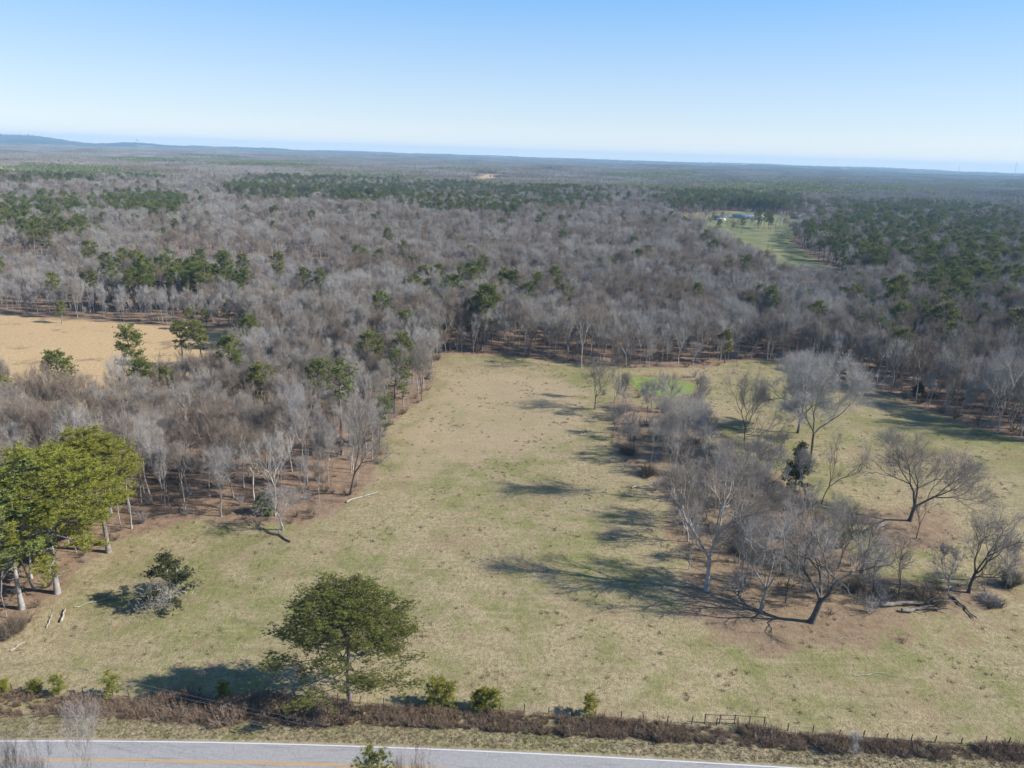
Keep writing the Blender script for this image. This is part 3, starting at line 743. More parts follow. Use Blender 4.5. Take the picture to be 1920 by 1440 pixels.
# belt trees
bx, by = jitter_field(60, 330, 7.2, 5); k = inside(BELT, bx, by); bx, by = bx[k], by[k]; k = free_of_taken(bx, by, .55); bx, by = bx[k], by[k]
qx, qy, _ = project(bx, by, hgt(bx, by)+9); k = ~((qx > 1165) & (qx < 1320) & (qy > 690) & (qy < 752)) | (R.random(len(bx)) < .7); bx, by = bx[k], by[k]
def slim_zone(X, Y):
    """the pale young trees above the tan field"""
    a, b_, _ = project(X, Y, hgt(X, Y)); return (a < 620) & (b_ > 505) & (b_ < 618)
def zone_of(x, y):
    a, b_, _ = project(x, y, float(hgt(x, y)))
    if inside(BELT, np.array([x]), np.array([y]))[0]: return ('in the thicket on the right of the meadow', 'bare trees in the right thicket')
    if b_ > 735 and a < 830: return ('inside the wood left of the meadow', 'bare trees of the left wood')
    if a < 830: return ('in the wood beyond the tan field', 'bare trees beyond the tan field')
    if a < 1330: return ('in the wood edge behind the meadow', 'bare trees behind the meadow')
    return ('in the wood behind the right pasture', 'bare trees behind the right pasture')
WH = [23, 22, 24, 21, 20, 22]
kb = ~is_p
bX = np.concatenate([X[kb], bx]); bY = np.concatenate([Y[kb], by]); isbelt = np.concatenate([np.zeros(kb.sum(), bool), np.ones(len(bx), bool)])
a_, b_, D_ = project(bX, bY, hgt(bX, bY)+10)
vis = (a_ > 0) & (a_ < 1920) & (b_ < 1400)
N_IND = 300-COUNT['bare']
order = np.argsort(np.where(vis, D_, 1e9))[:N_IND]
ind = np.zeros(len(bX), bool); ind[order] = True
R = np.random.default_rng(12)
bK = R.integers(0, 6, len(bX)); bS = R.uniform(.72, 1.08, len(bX)); 
st_ = roll_noise(bX, bY, 38, 9)+.5*roll_noise(bX, bY, 15, 2); hi_ = R.random(len(bX)) < .78
bK = np.where(hi_ & (st_ > .28), 2+R.integers(0, 2, len(bX)), np.where(hi_ & (st_ < -.28), 4+R.integers(0, 2, len(bX)), bK))
bS = bS*(1+.16*roll_noise(bX, bY, 55, 6)+.07*roll_noise(bX, bY, 17, 3))
sz_ = slim_zone(bX, bY) & (R.random(len(bX)) < .85)
bK = np.where(sz_, 6+R.integers(0, 2, len(bX)), bK)
bK = np.where(isbelt & (R.random(len(bX)) < .85), 8+R.integers(0, 4, len(bX)), bK); bS = np.where(isbelt, R.uniform(.7, 1.25, len(bX)), bS)
bS = np.where(isbelt & (bK < 6), bS*.75, bS)
KEYS = ['wood%d' % i for i in range(6)]+['slim0', 'slim1']+['small%d' % i for i in range(4)]
openw = inside(OPENW, bX, bY); und = (~isbelt) & ~openw & (R.random(len(bX)) < .20); sl2 = (~isbelt) & (bK < 6) & (R.random(len(bX)) < .20); bK = np.where(sl2, 6+R.integers(0, 2, len(bX)), bK); bS = np.where(sl2, bS*1.25, bS); bS = np.where(und, bS*.6, bS)
looks = ['straight grey', 'broad-crowned grey', 'tall thin brownish', 'many-forked brownish', 'slender silvery', 'wide-forked silvery', 'young silvery', 'young pale-twigged', 'crooked grey', 'dark crooked', 'spreading grey', 'dark pale-twigged']
AUTO = []
MARKS = {'left': [((108, 1112), 'near the yellow-green pines'), ((320, 975), 'near the silvery crooked tree'), ((530, 985), 'near the low broken tree'),
                  ((657, 928), 'near the dark leaning tree'), ((725, 800), 'near the low-branched pine')],
         'tan': [((100, 600), 'beyond the tan field'), ((440, 620), 'right of the tan field')],
         'mid': [((860, 665), 'behind the far left meadow corner'), ((1000, 668), 'behind the far meadow end'), ((1230, 690), 'behind the pond')],
         'right': [((1400, 690), 'right of the pond'), ((1560, 700), 'behind the V-forked tree'), ((1750, 770), 'behind the right pasture corner'), ((1900, 810), 'at the right photo edge')],
         'belt': [((1200, 790), 'below the pond'), ((1255, 930), 'by the tall narrow tree'), ((1324, 1106), 'by the big forked tree'), ((1426, 1146), 'by the rounded pale tree'), ((1522, 1167), 'by the thick dark-trunked tree'),
                  ((1490, 915), 'by the olive cedar'), ((1730, 1110), 'by the round olive shrub')]}
MW = {k_: [(ground(*p), t) for p, t in v] for k_, v in MARKS.items()}
def mark(z, x, y): return min(MW[z], key=lambda m: (m[0][0]-x)**2+(m[0][1]-y)**2)[1]
MP = np.vstack([np.linspace(MEADOW[q], MEADOW[(q+1) % len(MEADOW)], 12) for q in range(len(MEADOW))])
def row(x, y):
    d = float(np.min(np.hypot(MP[:, 0]-x, MP[:, 1]-y)))
    return 'front row' if d < 7 else 'few rows in' if d < 22 else 'deep inside'
_o = ['first', 'second', 'third', 'fourth', 'fifth', 'sixth', 'seventh', 'eighth', 'ninth']
ORD = _o+['tenth', 'eleventh', 'twelfth', 'thirteenth', 'fourteenth', 'fifteenth', 'sixteenth', 'seventeenth', 'eighteenth', 'nineteenth', 'twentieth']+['twenty-'+w_ for w_ in _o]+['thirtieth']+['thirty-'+w_ for w_ in _o]
NUM = ['', 'one', 'two', 'three', 'four', 'five', 'six', 'seven', 'eight', 'nine', 'ten', 'eleven', 'twelve']
for i in np.nonzero(ind)[0]:
    key = KEYS[bK[i]]
    x_, y_ = bX[i], bY[i]
    where, grp = zone_of(x_, y_)
    z = 'belt' if 'thicket' in where else 'left' if 'inside' in where else 'tan' if 'tan' in where else 'mid' if 'edge' in where else 'right'
    lk = ('low ' if bS[i] < .6 and bK[i] < 6 else '')+looks[bK[i]]
    o = tree(key, x_, y_, bS[i], label='x', group=grp, tiltxy=(R.normal()*.04, R.normal()*.04))
    AUTO.append((o, lk, 'bare tree', (mark(z, x_, y_) if z != 'tan' else mark(z, x_, y_))+('' if z == 'belt' else ', '+row(x_, y_))))

# --- the mass of the woods: instances on points
def scatter(name, X, Y, K, Sc, keys, meshes, label, cat, zoff=-.1):
    pc_ = bpy.data.collections.new(name+'_kinds')
    for i, me in enumerate(meshes): pc_.objects.link(bpy.data.objects.new('%s_kind_%02d' % (name, i), me))
    me = bpy.data.meshes.new(name); n_ = len(X)
    me.vertices.add(n_); me.vertices.foreach_set('co', np.column_stack([X, Y, hgt(X, Y)+zoff]).ravel())
    for nm, ty, va in (('pick', 'INT', K.astype(np.int32)), ('size', 'FLOAT', Sc.astype(np.float32)), ('turn', 'FLOAT', (rng.random(n_)*6.283).astype(np.float32))):
        a = me.attributes.new(nm, ty, 'POINT'); a.data.foreach_set('value', va)
    o = link(name, me); tag(o, label, cat, kind='stuff')
    ng = bpy.data.node_groups.new(name, 'GeometryNodeTree')
    ng.interface.new_socket('Geometry', in_out='INPUT', socket_type='NodeSocketGeometry'); ng.interface.new_socket('Geometry', in_out='OUTPUT', socket_type='NodeSocketGeometry')
    N = ng.nodes; Lk = ng.links
    gi = N.new('NodeGroupInput'); go = N.new('NodeGroupOutput'); ip = N.new('GeometryNodeInstanceOnPoints'); ci = N.new('GeometryNodeCollectionInfo')
    ci.inputs[0].default_value = pc_; ci.inputs[1].default_value = True; ci.inputs[2].default_value = True
    Lk.new(gi.outputs[0], ip.inputs['Points']); Lk.new(ci.outputs[0], ip.inputs['Instance']); ip.inputs['Pick Instance'].default_value = True
    def na(nm, ty):
        q = N.new('GeometryNodeInputNamedAttribute'); q.data_type = ty; q.inputs[0].default_value = nm; return q.outputs[0]
    Lk.new(na('pick', 'INT'), ip.inputs['Instance Index']); 
    cx = N.new('ShaderNodeCombineXYZ'); Lk.new(na('turn', 'FLOAT'), cx.inputs[2]); Lk.new(cx.outputs[0], ip.inputs['Rotation'])
    Lk.new(na('size', 'FLOAT'), ip.inputs['Scale'])
    Lk.new(ip.outputs[0], go.inputs[0])
    md = o.modifiers.new('planting', 'NODES'); md.node_group = ng
    return o
def joined_of(keys): return [joined('massed_'+k_, PROTO[k_]['g'][0], PROTO[k_]['m'][0], PROTO[k_]['g'][1], PROTO[k_]['m'][1], PROTO[k_]['g'][2]) for k_ in keys]
bkeys = KEYS
r_ = ~ind
scatter('bare_woodland', bX[r_], bY[r_], bK[r_], bS[r_], bkeys, joined_of(bkeys), 'grey leafless woodland filling the land behind the meadow', 'woodland')

# pines: the nearest as things
pX = X[is_p]; pY = Y[is_p]
pS = R.uniform(.75, 1.05, len(pX)); pK = R.integers(0, 4, len(pX))
a_, b_, D_ = project(pX, pY, hgt(pX, pY)+18); vis = (a_ > 0) & (a_ < 1920)
order = np.argsort(np.where(vis, D_, 1e9))[:300-len(PX_HAND)-6]
pind = np.zeros(len(pX), bool); pind[order] = True
PH = [24, 22, 25, 20]
plook = ['tall dark green', 'full-crowned green', 'high-crowned dark green', 'broad low-branched green']
PM = [(110, 690, 'above the yellow-green pines'), (250, 640, 'before the tan field'), (420, 610, 'right of the tan field'), (60, 400, 'at the far left'), (270, 380, 'in the far left woods'), (510, 360, 'near the red-roofed barn'),
      (165, 480, 'beyond the tan field, left'), (340, 500, 'beyond the tan field, middle'), (550, 515, 'beyond the tan field, right'), (700, 470, 'left of the middle woods'), (690, 370, 'right of the red-roofed barn'), (800, 530, 'above the low-branched pine'),
      (900, 560, 'behind the far meadow end'), (860, 400, 'in the middle far woods'), (1030, 400, 'in the far woods above the meadow'), (1040, 510, 'above the middle of the wood'), (1200, 470, 'left of the green clearing'), (1350, 380, 'behind the green clearing'),
      (1450, 400, 'inside the green clearing'), (1560, 440, 'at the green clearing right side'), (1700, 470, 'in the far right pine stand'), (1870, 470, 'in the pine stand, photo edge'), (1600, 550, 'above the V-forked tree'), (1690, 560, 'above the right pasture'), (1780, 600, 'behind the spreading oak'), (1890, 560, 'near the right photo edge')]
def pzone(x, y):
    a, b_, _ = project(x, y, 18.0)
    return min(PM, key=lambda m: (m[0]-a)**2+(2.2*(m[1]-b_))**2)[2]
for (x, y, h) in PX_HAND:
    kx = int(R.integers(0, 4)) if h > 14 else 3
    w_ = pzone(x, y); o = tree('pine%d' % kx, x, y, 1.15*h/PH[kx], name='pine_tree', label='x', group='pines of the woods')
    AUTO.append((o, plook[kx] if h > 14 else 'short bushy green', 'pine', w_))
for i in np.nonzero(pind)[0]:
    w_ = pzone(pX[i], pY[i]); o = tree('pine%d' % pK[i], pX[i], pY[i], pS[i], name='pine_tree', label='x', group='pines of the woods')
    AUTO.append((o, plook[pK[i]], 'pine', w_))
def name_all():
    byl = {}
    for o, a, b_, c_ in AUTO: byl.setdefault((a, b_, c_), []).append(o)
    for (a, b_, c_), L in byl.items():
        L.sort(key=lambda o: float(project(o.location[0], o.location[1], o.location[2])[0])); n_ = len(L)
        for q, o in enumerate(L):
            if n_ == 1: o['label'] = '%s %s %s' % (a, b_, c_)
            else: o['label'] = '%s %s, %s %s' % (a, b_, 'leftmost' if q == 0 else 'rightmost' if q == n_-1 else ORD[q]+' from left', c_)
name_all()
pk = ['pine%d' % i for i in range(4)]
scatter('pine_woodland', pX[~pind], pY[~pind], pK[~pind], pS[~pind], pk, joined_of(pk), 'dark green pine woodland in bands across the far country', 'woodland')

CT = [(1290, 425), (1297, 429), (1305, 427), (1313, 430), (1322, 428), (1330, 431), (1318, 422), (1346, 436), (1353, 430), (1368, 441), (1372, 432), (1363, 427), (1390, 438), (1405, 431), (1415, 428), (1422, 430), (1432, 428), (1444, 434),
      (1452, 438), (1457, 440), (1466, 445), (1478, 440), (1420, 422), (1440, 424), (1310, 418), (1338, 420), (1384, 424), (1460, 428), (1300, 412), (1327, 412), (1375, 418), (1400, 420)]
for q, (px, py) in enumerate(CT):
    x, y = ground(px, py); pn = q in (12, 14, 15, 16, 17, 7, 22, 23)
    key = 'pine%d' % (q % 4) if pn else ['wood0', 'wood3', 'small1', 'wood5'][q % 4]
    o = tree(key, x, y, .8 if pn else 1.0, name='pine_tree' if pn else 'bare_tree', label='x', group='trees of the far green clearing')
    AUTO.append((o, 'dark green' if pn else ['grey', 'broad grey', 'small crooked', 'wide-forked'][q % 4], 'pine' if pn else 'bare tree', 'standing on the far green clearing'))
name_all()

# ------------------------------------------------------------------ distant woods: patches of many small trees
def patch(seed, pine, size=130):
    R = np.random.default_rng(seed); B = MB(); G = MB()
    n_ = 300; x = R.uniform(-size/2, size/2, n_); y = R.uniform(-size/2, size/2, n_); isp = R.random(n_) < pine
    for x_, y_, p_ in zip(x, y, isp):
        h = R.uniform(15, 22); w = R.uniform(3, 4.6)
        m = 46
        if p_:
            q = R.normal(size=(m, 3)); q /= np.linalg.norm(q, axis=1, keepdims=True); q *= R.uniform(.5, 1, (m, 1))
            P = q*[w, w, h*.3]+[x_, y_, h*.72]
            G.blades(P, R.normal(size=P.shape), 2.3, 1.3)
        else:
            q = R.normal(size=(m, 3)); q[:, 2] = np.abs(q[:, 2])+.4
            q /= np.linalg.norm(q, axis=1, keepdims=True)
            P = np.array([x_, y_, h*.4])+q*R.uniform(.1, .5, (m, 1))*[w, w, h*.6]
            B.blades(P, q*[w, w, h*.4], R.uniform(4, 8, m), .5)
        (B).blades(np.array([[x_, y_, 0.]]), np.array([[0, 0, 1.]]), h*.8, .7)
    return joined('distant_patch', B, M_TWIG, G, M_NEEDLE, (1, 1, 1))
meshes = [patch(1, .02), patch(2, .06), patch(3, .25), patch(4, .5), patch(5, .85), patch(6, .95)]
fx, fy = jitter_field(1620, 8300, 92, 21, half=42)
k = np.ones(len(fx), bool)
for p in FIELDS: k &= ~inside(p, fx, fy)
R = np.random.default_rng(22)
fx, fy = fx[k], fy[k]
pr = pine_prob(fx, fy)
nn = roll_noise(fx, fy, 260, 7)
a_, b_, D_ = project(fx, fy, hgt(fx, fy))
right = sstep(900, 1900, a_)*.1
v_ = np.clip(pr*.9+np.maximum(nn, 0)*.8+right-.05, 0, .999)
scatter('distant_woodland', fx, fy, np.clip((v_*6).astype(int), 0, 5), R.uniform(.9, 1.1, len(fx)), None, meshes, 'far-off woodland fading into blue haze below the horizon', 'woodland', zoff=-1.5)

# ------------------------------------------------------------------ fence, hedge and roadside
FP = [(-160, 1290), (5, 1295), (92, 1302), (177, 1305), (437, 1308), (650, 1318), (849, 1327), (1018, 1338), (1148, 1347), (1277, 1357), (1432, 1366), (1605, 1383), (1741, 1392), (1914, 1399), (2080, 1408)]
FW = np.array([ground(*p) for p in FP]); seg = np.r_[0, np.cumsum(np.hypot(*np.diff(FW, axis=0).T))]
def fpt(t): return np.interp(t, seg, FW[:, 0]), np.interp(t, seg, FW[:, 1])
M_POST = rnd_mat('weathered_wood', [(.075, .062, .052), (.13, .11, .095)], noise=(6, .4))
M_WIRE, n, b = new_mat('galvanised_wire'); b.inputs['Base Color'].default_value = (.35, .34, .33, 1); b.inputs['Metallic'].default_value = .6; b.inputs['Roughness'].default_value = .5
fe = bpy.data.objects.new('wire_fence', None); COL.objects.link(fe); x0, y0 = fpt(0); fe.location = (0, 0, 0)
tag(fe, 'long old wire fence on dark wooden posts along the brown hedgerow', 'fence')
R = np.random.default_rng(31); ts = np.arange(1, seg[-1], 3.55); tops = []
pm = []
for q in range(4):
    mb = MB(); h = [1.45, 1.3, 1.55, 1.2][q]; mb.tube([[0, 0, -.3], [R.normal()*.02, 0, h*.6], [R.normal()*.05, R.normal()*.05, h]], [.085, .08, .07], 7, cap=True); pm.append((mb.mesh('fence_post', M_POST), h))
gx0 = ground(1322, 1360)[0]; gx1 = ground(1433, 1366)[0]
for t in ts:
    t = t+R.normal()*.15; x, y = fpt(t)
    me, h = pm[R.integers(0, 4)]
    p = link('post', me, fe); p.location = (x, y, float(hgt(x, y))); p.rotation_euler = (R.normal()*.05, R.normal()*.05, R.random()*6); tops.append((x, y, float(hgt(x, y)), h))
mb = MB()
for lv in (.25, .5, .75, .95, 1.12):
    mb.tube([[x, y, z+lv] for x, y, z, h in tops], [.006]*len(tops), 3)
link('wire', mb.mesh('fence_wire', M_WIRE), fe)
rf = bpy.data.objects.new('rail_fence', None); COL.objects.link(rf); rf.location = (gx0, ground(1322, 1360)[1]+.3, 0)
tag(rf, 'short run of dark wooden rails and five posts in the wire fence above the hedgerow', 'fence')
rp = []
for q in range(5):
    px_ = 1322+q*27.7; x, y = ground(px_, 1359+q*1.6); y += .3; z = float(hgt(x, y)); rp.append((x, y, z))
    mb = MB(); mb.tube([[x, y, z-.3], [x, y, z+1.75]], [.085, .08], 8, cap=True); link('post', mb.mesh('rail_post', M_POST), rf).location = (-rf.location[0], -rf.location[1], 0)
for q in range(4):
    for hh in ((1.62,) if q != 1 else (1.62, .9)):
        a = np.array(rp[q])+[0, 0, hh]; c_ = np.array(rp[q+1])+[0, 0, hh-.03]; mb = MB(); mb.tube([a-[.1, 0, 0], (a+c_)/2, c_+[.1, 0, 0]], [.05, .045, .04], 6, cap=True)
        link('rail', mb.mesh('rail', M_POST), rf).location = (-rf.location[0], -rf.location[1], 0)

def small_meshes(gens, m1, m2): return [joined('plant', g_[0], m1, g_[1], m2, (1, 1, 1)) for g_ in gens]
hb = [(-300, 1335), (0, 1347), (200, 1352), (330, 1360), (500, 1364), (680, 1360), (850, 1368), (1000, 1378), (1200, 1390), (1440, 1403), (1600, 1420), (1800, 1434), (1920, 1442), (2100, 1455)]
HEDGE = np.vstack([FW+[0, -.6], np.array([ground(*p) for p in hb])[::-1]])
hx = rng.uniform(HEDGE[:, 0].min(), HEDGE[:, 0].max(), 26000); hy = rng.uniform(HEDGE[:, 1].min(), HEDGE[:, 1].max(), 26000)
k = inside(HEDGE, hx, hy); hx, hy = hx[k][:5200], hy[k][:5200]
hs_ = rng.uniform(.4, 1.0, len(hx))*(1+.5*roll_noise(hx, hy, 2.6, 1))
M_HEDGE = rnd_mat('hedge_twigs', [(.28, .19, .14), (.36, .27, .20), (.24, .17, .12), (.33, .24, .15)], noise=(.6, .25))
hs_ = np.where((hx > ground(255, 1330)[0]) & (hx < ground(650, 1330)[0]), hs_*1.5, hs_)  # brush enlarged here to deepen the dark shadow left of the broad pine
k = rng.random(len(hx)) < .35+.65*np.clip(.5+roll_noise(hx, hy, 4.1, 6), 0, 1); hx, hy, hs_ = hx[k], hy[k], hs_[k]
sh_m = small_meshes([shrub(300+q, H=1.7, W=1.9, n=26, sub=9, tw=.022) for q in range(3)], M_HEDGE, M_HEDGE)+small_meshes([shrub(310+q, H=1.3, W=1.0, n=34, sub=5, tw=.03) for q in range(2)], M_STRAW, M_STRAW)
scatter('hedgerow_brush', hx, hy, rng.integers(0, 5, len(hx)), hs_, None, sh_m, 'brown leafless brush and dry weeds along the wire fence above the road', 'brush')

# undergrowth at the wood edges
ux, uy = jitter_field(80, 420, 2.6, 41)
dm = np.array([np.min(np.hypot(MP[:, 0]-a, MP[:, 1]-b_)) for a, b_ in zip(ux, uy)])
inm = inside(MEADOW, ux, uy); inb = inside(BELT, ux, uy)
pr_ = np.where(inb, .5*np.clip(.6+roll_noise(ux, uy, 9, 2), 0, 1), np.where(inm, 0, np.where(dm < 4, .45, np.where(dm < 60, .12, .03))))
pr_ = np.where(inside(TAN, ux, uy) | inside(POND, ux, uy), 0, pr_)
qx, qy, _ = project(ux, uy, hgt(ux, uy)+1.5); pr_ = np.where((qx > 1165) & (qx < 1320) & (qy > 700) & (qy < 752), .03, pr_)
k = rng.random(len(ux)) < pr_; ux, uy = ux[k], uy[k]
us_ = rng.uniform(.5, 1.5, len(ux))
um = small_meshes([shrub(320+q, H=2.4, W=2.6, n=24, sub=9, tw=.022) for q in range(3)], M_SHRUB, M_SHRUB)+small_meshes([shrub(330, H=3, W=2.2, n=22, sub=10, tw=.024)], M_PALE, M_PALET)
scatter('undergrowth', ux, uy, rng.integers(0, 4, len(ux)), us_, None, um, 'low bare undergrowth along the edges of the woods and in the thicket', 'undergrowth')

# weeds and tufts in the pasture
def tuft(seed, n_, h):
    R = np.random.default_rng(seed); C = MB(); P = R.normal(size=(n_, 3))*[.12, .12, 0]; D = R.normal(size=(n_, 3))*.5+[0, 0, .9]
    C.blades(P, D, h*R.uniform(.5, 1.1, n_), .035); return C.mesh('tuft', M_TUFT)
tx = rng.uniform(-130, 170, 150000); ty = rng.uniform(60, 290, 150000)
k = inside(MEADOW, tx, ty) & (np.abs(tx) < ty*.95+10) & (rng.random(len(tx)) < .04+.6*np.clip(roll_noise(tx, ty, 7, 4), 0, 1)*np.clip(roll_noise(tx, ty, 2.1, 1)+.3, 0, 1))
tx, ty = tx[k], ty[k]; k = ty > np.interp(tx, xs_, ey(xs_))+.8; tx, ty = tx[k], ty[k]
scatter('grass_tufts', tx, ty, rng.integers(0, 3, len(tx)), rng.uniform(.35, 1.6, len(tx))**2, None, [tuft(1, 16, .22), tuft(2, 24, .3), tuft(3, 12, .42)], 'tufts of short dry grass and weeds dotted over the pasture', 'grass', zoff=-.02)
# rough grass on the road verge
vx = rng.uniform(-95, 110, 60000); d_ = rng.uniform(.6, 7, 60000); vy = ey(vx)+d_
k = (rng.random(60000) < .45) & ~inside(HEDGE, vx, vy); vx, vy, d_ = vx[k], vy[k], d_[k]
o = scatter('verge_grass', vx, vy, rng.integers(0, 3, len(vx)), rng.uniform(.5, 1.1, len(vx)), None, [tuft(4, 14, .2), tuft(5, 18, .24), tuft(6, 12, .3)], 'rough straw-coloured grass on the bank beside the road', 'grass')
zz_ = np.maximum(hgt(vx, vy), np.interp(d_, [.4, 3.0, 6.5], [RZ-.06, .45, -.25])); o.data.vertices.foreach_set('co', np.column_stack([vx, vy, zz_-.02]).ravel())

# small pines along the fence
def little_pine(seed, H):
    if H > 15: return pine_tree(seed, H=H, W=5, crown=.5, limbs=26, tuft=.5, nt=22, dens=1.3, nsub=4, nw=.11)
    return pine_tree(seed, H=H, W=H*.62, crown=.88, limbs=16, tuft=.5, nt=22, dens=1.5, nsub=3, top=.5, nw=.11)
LP = [(10, 1300, 1280, 'at the far left end of the fence'), (67, 1301, 1279, 'second from the left along the fence'), (112, 1304, 1271, 'taller pale green one left of the shadow, third from left'), (212, 1308, 1268, 'rising from brush left of the big pine shadow'),
      (420, 1312, 1285, 'standing in the shadow of the broad pine'), (812, 1324, 1283, 'left one of the cluster of three right of the broad pine'), (826, 1322, 1280, 'middle one of the cluster of three right of the broad pine'), (842, 1323, 1284, 'right one of the cluster of three right of the broad pine'),
      (895, 1328, 1301, 'dark one at the left of the second cluster'), (908, 1330, 1296, 'middle of the second cluster, by a fence post'), (925, 1330, 1295, 'bright one at the right of the second cluster'), (1103, 1342, 1308, 'alone at the fence in the middle of the photo')]
for q, (px, py, tp, t) in enumerate(LP):
    x, y = ground(px, py); H = max(1.6, height_at(x, y, tp))
    special('young_pine', little_pine(400+q, H), M_PBARK, M_NEEDLE_Y, px, py, 'young pine '+t, cat='young pine', group='young pines along the fence')
special('young_pine', little_pine(440, 22), M_PBARK, M_NEEDLE, 703, 1720, 'thin green pine top in front of the road at the bottom', cat='young pine', ptop=1388, H=22)

# bare saplings on the near side of the road
SP = [(193, 1640, 1322, 'tallest white-stemmed sapling in front of the road, left', 'p'), (114, 1640, 1356, 'pale forked sapling in front of the road, left of the tallest', 'p'), (26, 1640, 1392, 'dark sapling in front of the road at the lower left corner', 'd'),
      (66, 1600, 1400, 'small pale sapling near the lower left corner', 'p'), (50, 1620, 1385, 'straight dark thin sapling near the lower left corner', 'd'),
      (785, 1640, 1352, 'thin twiggy grey sapling in front of the road, right of the small pine', 'g'), (766, 1600, 1408, 'spreading low dark sapling beside the thin grey one', 'd')]
for q, (px, py, tp, lab, mk) in enumerate(SP):
    x, y = ground(px, py); H = height_at(x, y, tp)
    special('bare_sapling', bare_tree(500+q, trunk=.5, ang=.42, levels=6, H=H, W=H*.24, r0=.16, twigs=3, tw=.014, up=.12), *MM[mk], px, py, lab, cat='sapling')
x, y = ground(1600, 1428)
special('bare_sapling', bare_tree(520, trunk=.2, ang=.5, levels=6, H=4.5, W=3.6, r0=.06, twigs=3, tw=.014), *MM['p'], 1600, 1430, 'pale twiggy bush on the verge at the right of the hedgerow', cat='sapling')

# shrubs of the thicket and meadow edge
SH = [(1738, 1128, 3.6, 9, 'large rounded olive-brown shrub left of the crooked-limbed tree', M_SHRUB), (1660, 1122, 2.8, 9, 'wide dark brown shrub right of the thick-trunked tree', M_SHRUB), (1600, 1105, 2.4, 6, 'brown shrub just behind the thick dark-trunked tree', M_SHRUB),
      (1855, 1128, 2.2, 8, 'pale grey heap of brush below the crooked-limbed tree', M_PALET), (1893, 1098, 4.2, 5, 'upright reddish-brown shrub at the right edge of the photo', M_SHRUB), (20, 1190, 3.5, 7, 'dark tangled shrub under the shaded pine at the left edge', M_SHRUB),
      (1178, 850, 3.2, 7, 'dense brown shrub on the meadow side of the belt below the pond', M_SHRUB), (1215, 890, 3.0, 6, 'dark shrub in the belt above the tall narrow tree', M_SHRUB), (1395, 1035, 3.4, 9, 'olive shrub mass in the middle of the thicket', M_SHRUB)]
for q, (px, py, h, w_, lab, m_) in enumerate(SH):
    T_, C_, xf = shrub(600+q, H=h, W=w_, n=150, sub=22, tw=.03)
    x, y = ground(px, py); e = bpy.data.objects.new('shrub', None); COL.objects.link(e); e.location = (x, y, float(hgt(x, y))-.05); tag(e, lab, 'shrub')
    link('stem', T_.mesh('shrub_stem', m_), e); link('twigs', C_.mesh('shrub_twigs', m_), e)

# fallen trunks and limbs
M_LOG = rnd_mat('bleached_wood', [(.40, .35, .28), (.48, .43, .36)], noise=(2, .3))
M_LOGG = rnd_mat('grey_dead_wood', [(.20, .175, .155), (.27, .245, .22)], noise=(1.5, .45))
def log(pa, pb, r, lab, m_=M_LOG, arms=3, seed=0):
    R = np.random.default_rng(seed); A = ground(*pa); B = ground(*pb); A = np.array([*A, float(hgt(*A))+r]); B = np.array([*B, float(hgt(*B))+r+.1]); L = np.linalg.norm(B-A)
    e = bpy.data.objects.new('fallen_log', None); COL.objects.link(e); e.location = A; tag(e, lab, 'log')
    pts = [A*0+(B-A)*u+R.normal(size=3)*[L*.03, L*.03, .05]*(0 < u < 1) for u in np.linspace(0, 1, 7)]
    mb = MB(); mb.tube(pts, np.linspace(r, r*.4, 7), 8, cap=True); link('log', mb.mesh('log', m_), e)
    for q in range(arms):
        u = pts[R.integers(2, 6)]; d = unit((B-A)/L+R.normal(size=3)*[.6, .6, .1]+[0, 0, .25]); l_ = L*R.uniform(.2, .4)
        mb = MB(); mb.tube([u, u+d*l_*.5, u+d*l_+[0, 0, -.3]], [r*.45, r*.3, r*.12], 6, cap=True); link('broken_limb', mb.mesh('broken_limb', m_), e)
log((650, 943), (708, 925), .22, 'white fallen trunk on the grass at the right corner of the left wood', seed=1)
log((1185, 917), (1225, 909), .2, 'white fallen branch at the meadow side of the right thicket', seed=2)
log((1650, 1138), (1770, 1132), .5, 'thick grey fallen trunk lying among brush right of the thick-trunked tree', m_=M_LOGG, seed=3)
log((1690, 1148), (1765, 1142), .4, 'second grey fallen trunk, lying in front of the thick one', m_=M_LOGG, seed=4)
log((1785, 1122), (1830, 1160), .22, 'dark curved fallen limb reaching onto the pasture right of the logs', m_=M_DARK, seed=5)
log((115, 1168), (122, 1145), .22, 'short upright-looking broken log on grass beside the left pines', seed=6, arms=1)
log((88, 1178), (98, 1155), .12, 'thin bleached branch left of the short broken log', seed=7, arms=1)
log((140, 1140), (215, 1122), .12, 'pale branch lying in the shadow left of the half-dead cedar', seed=8, arms=2)
log((20, 1222), (48, 1205), .12, 'pale branch on the grass at the left edge of the meadow', seed=9, arms=1)
log((545, 1018), (480, 985), .2, 'dark fallen limb reaching onto the grass below the low broken tree', m_=M_DARK, seed=10, arms=5)
log((1355, 955), (1385, 940), .2, 'white snapped trunk in the left middle of the right thicket', seed=11, arms=2)
log((1620, 1000), (1665, 985), .3, 'white fallen trunk between the thicket and the spreading oak', seed=12, arms=3)
log((1570, 1200), (1640, 1194), .06, 'long thin pale stick on the pasture below the thicket', seed=13, arms=0)
log((1600, 1268), (1685, 1269), .07, 'long thin pale stick on the lower right pasture, below the other', seed=14, arms=1)

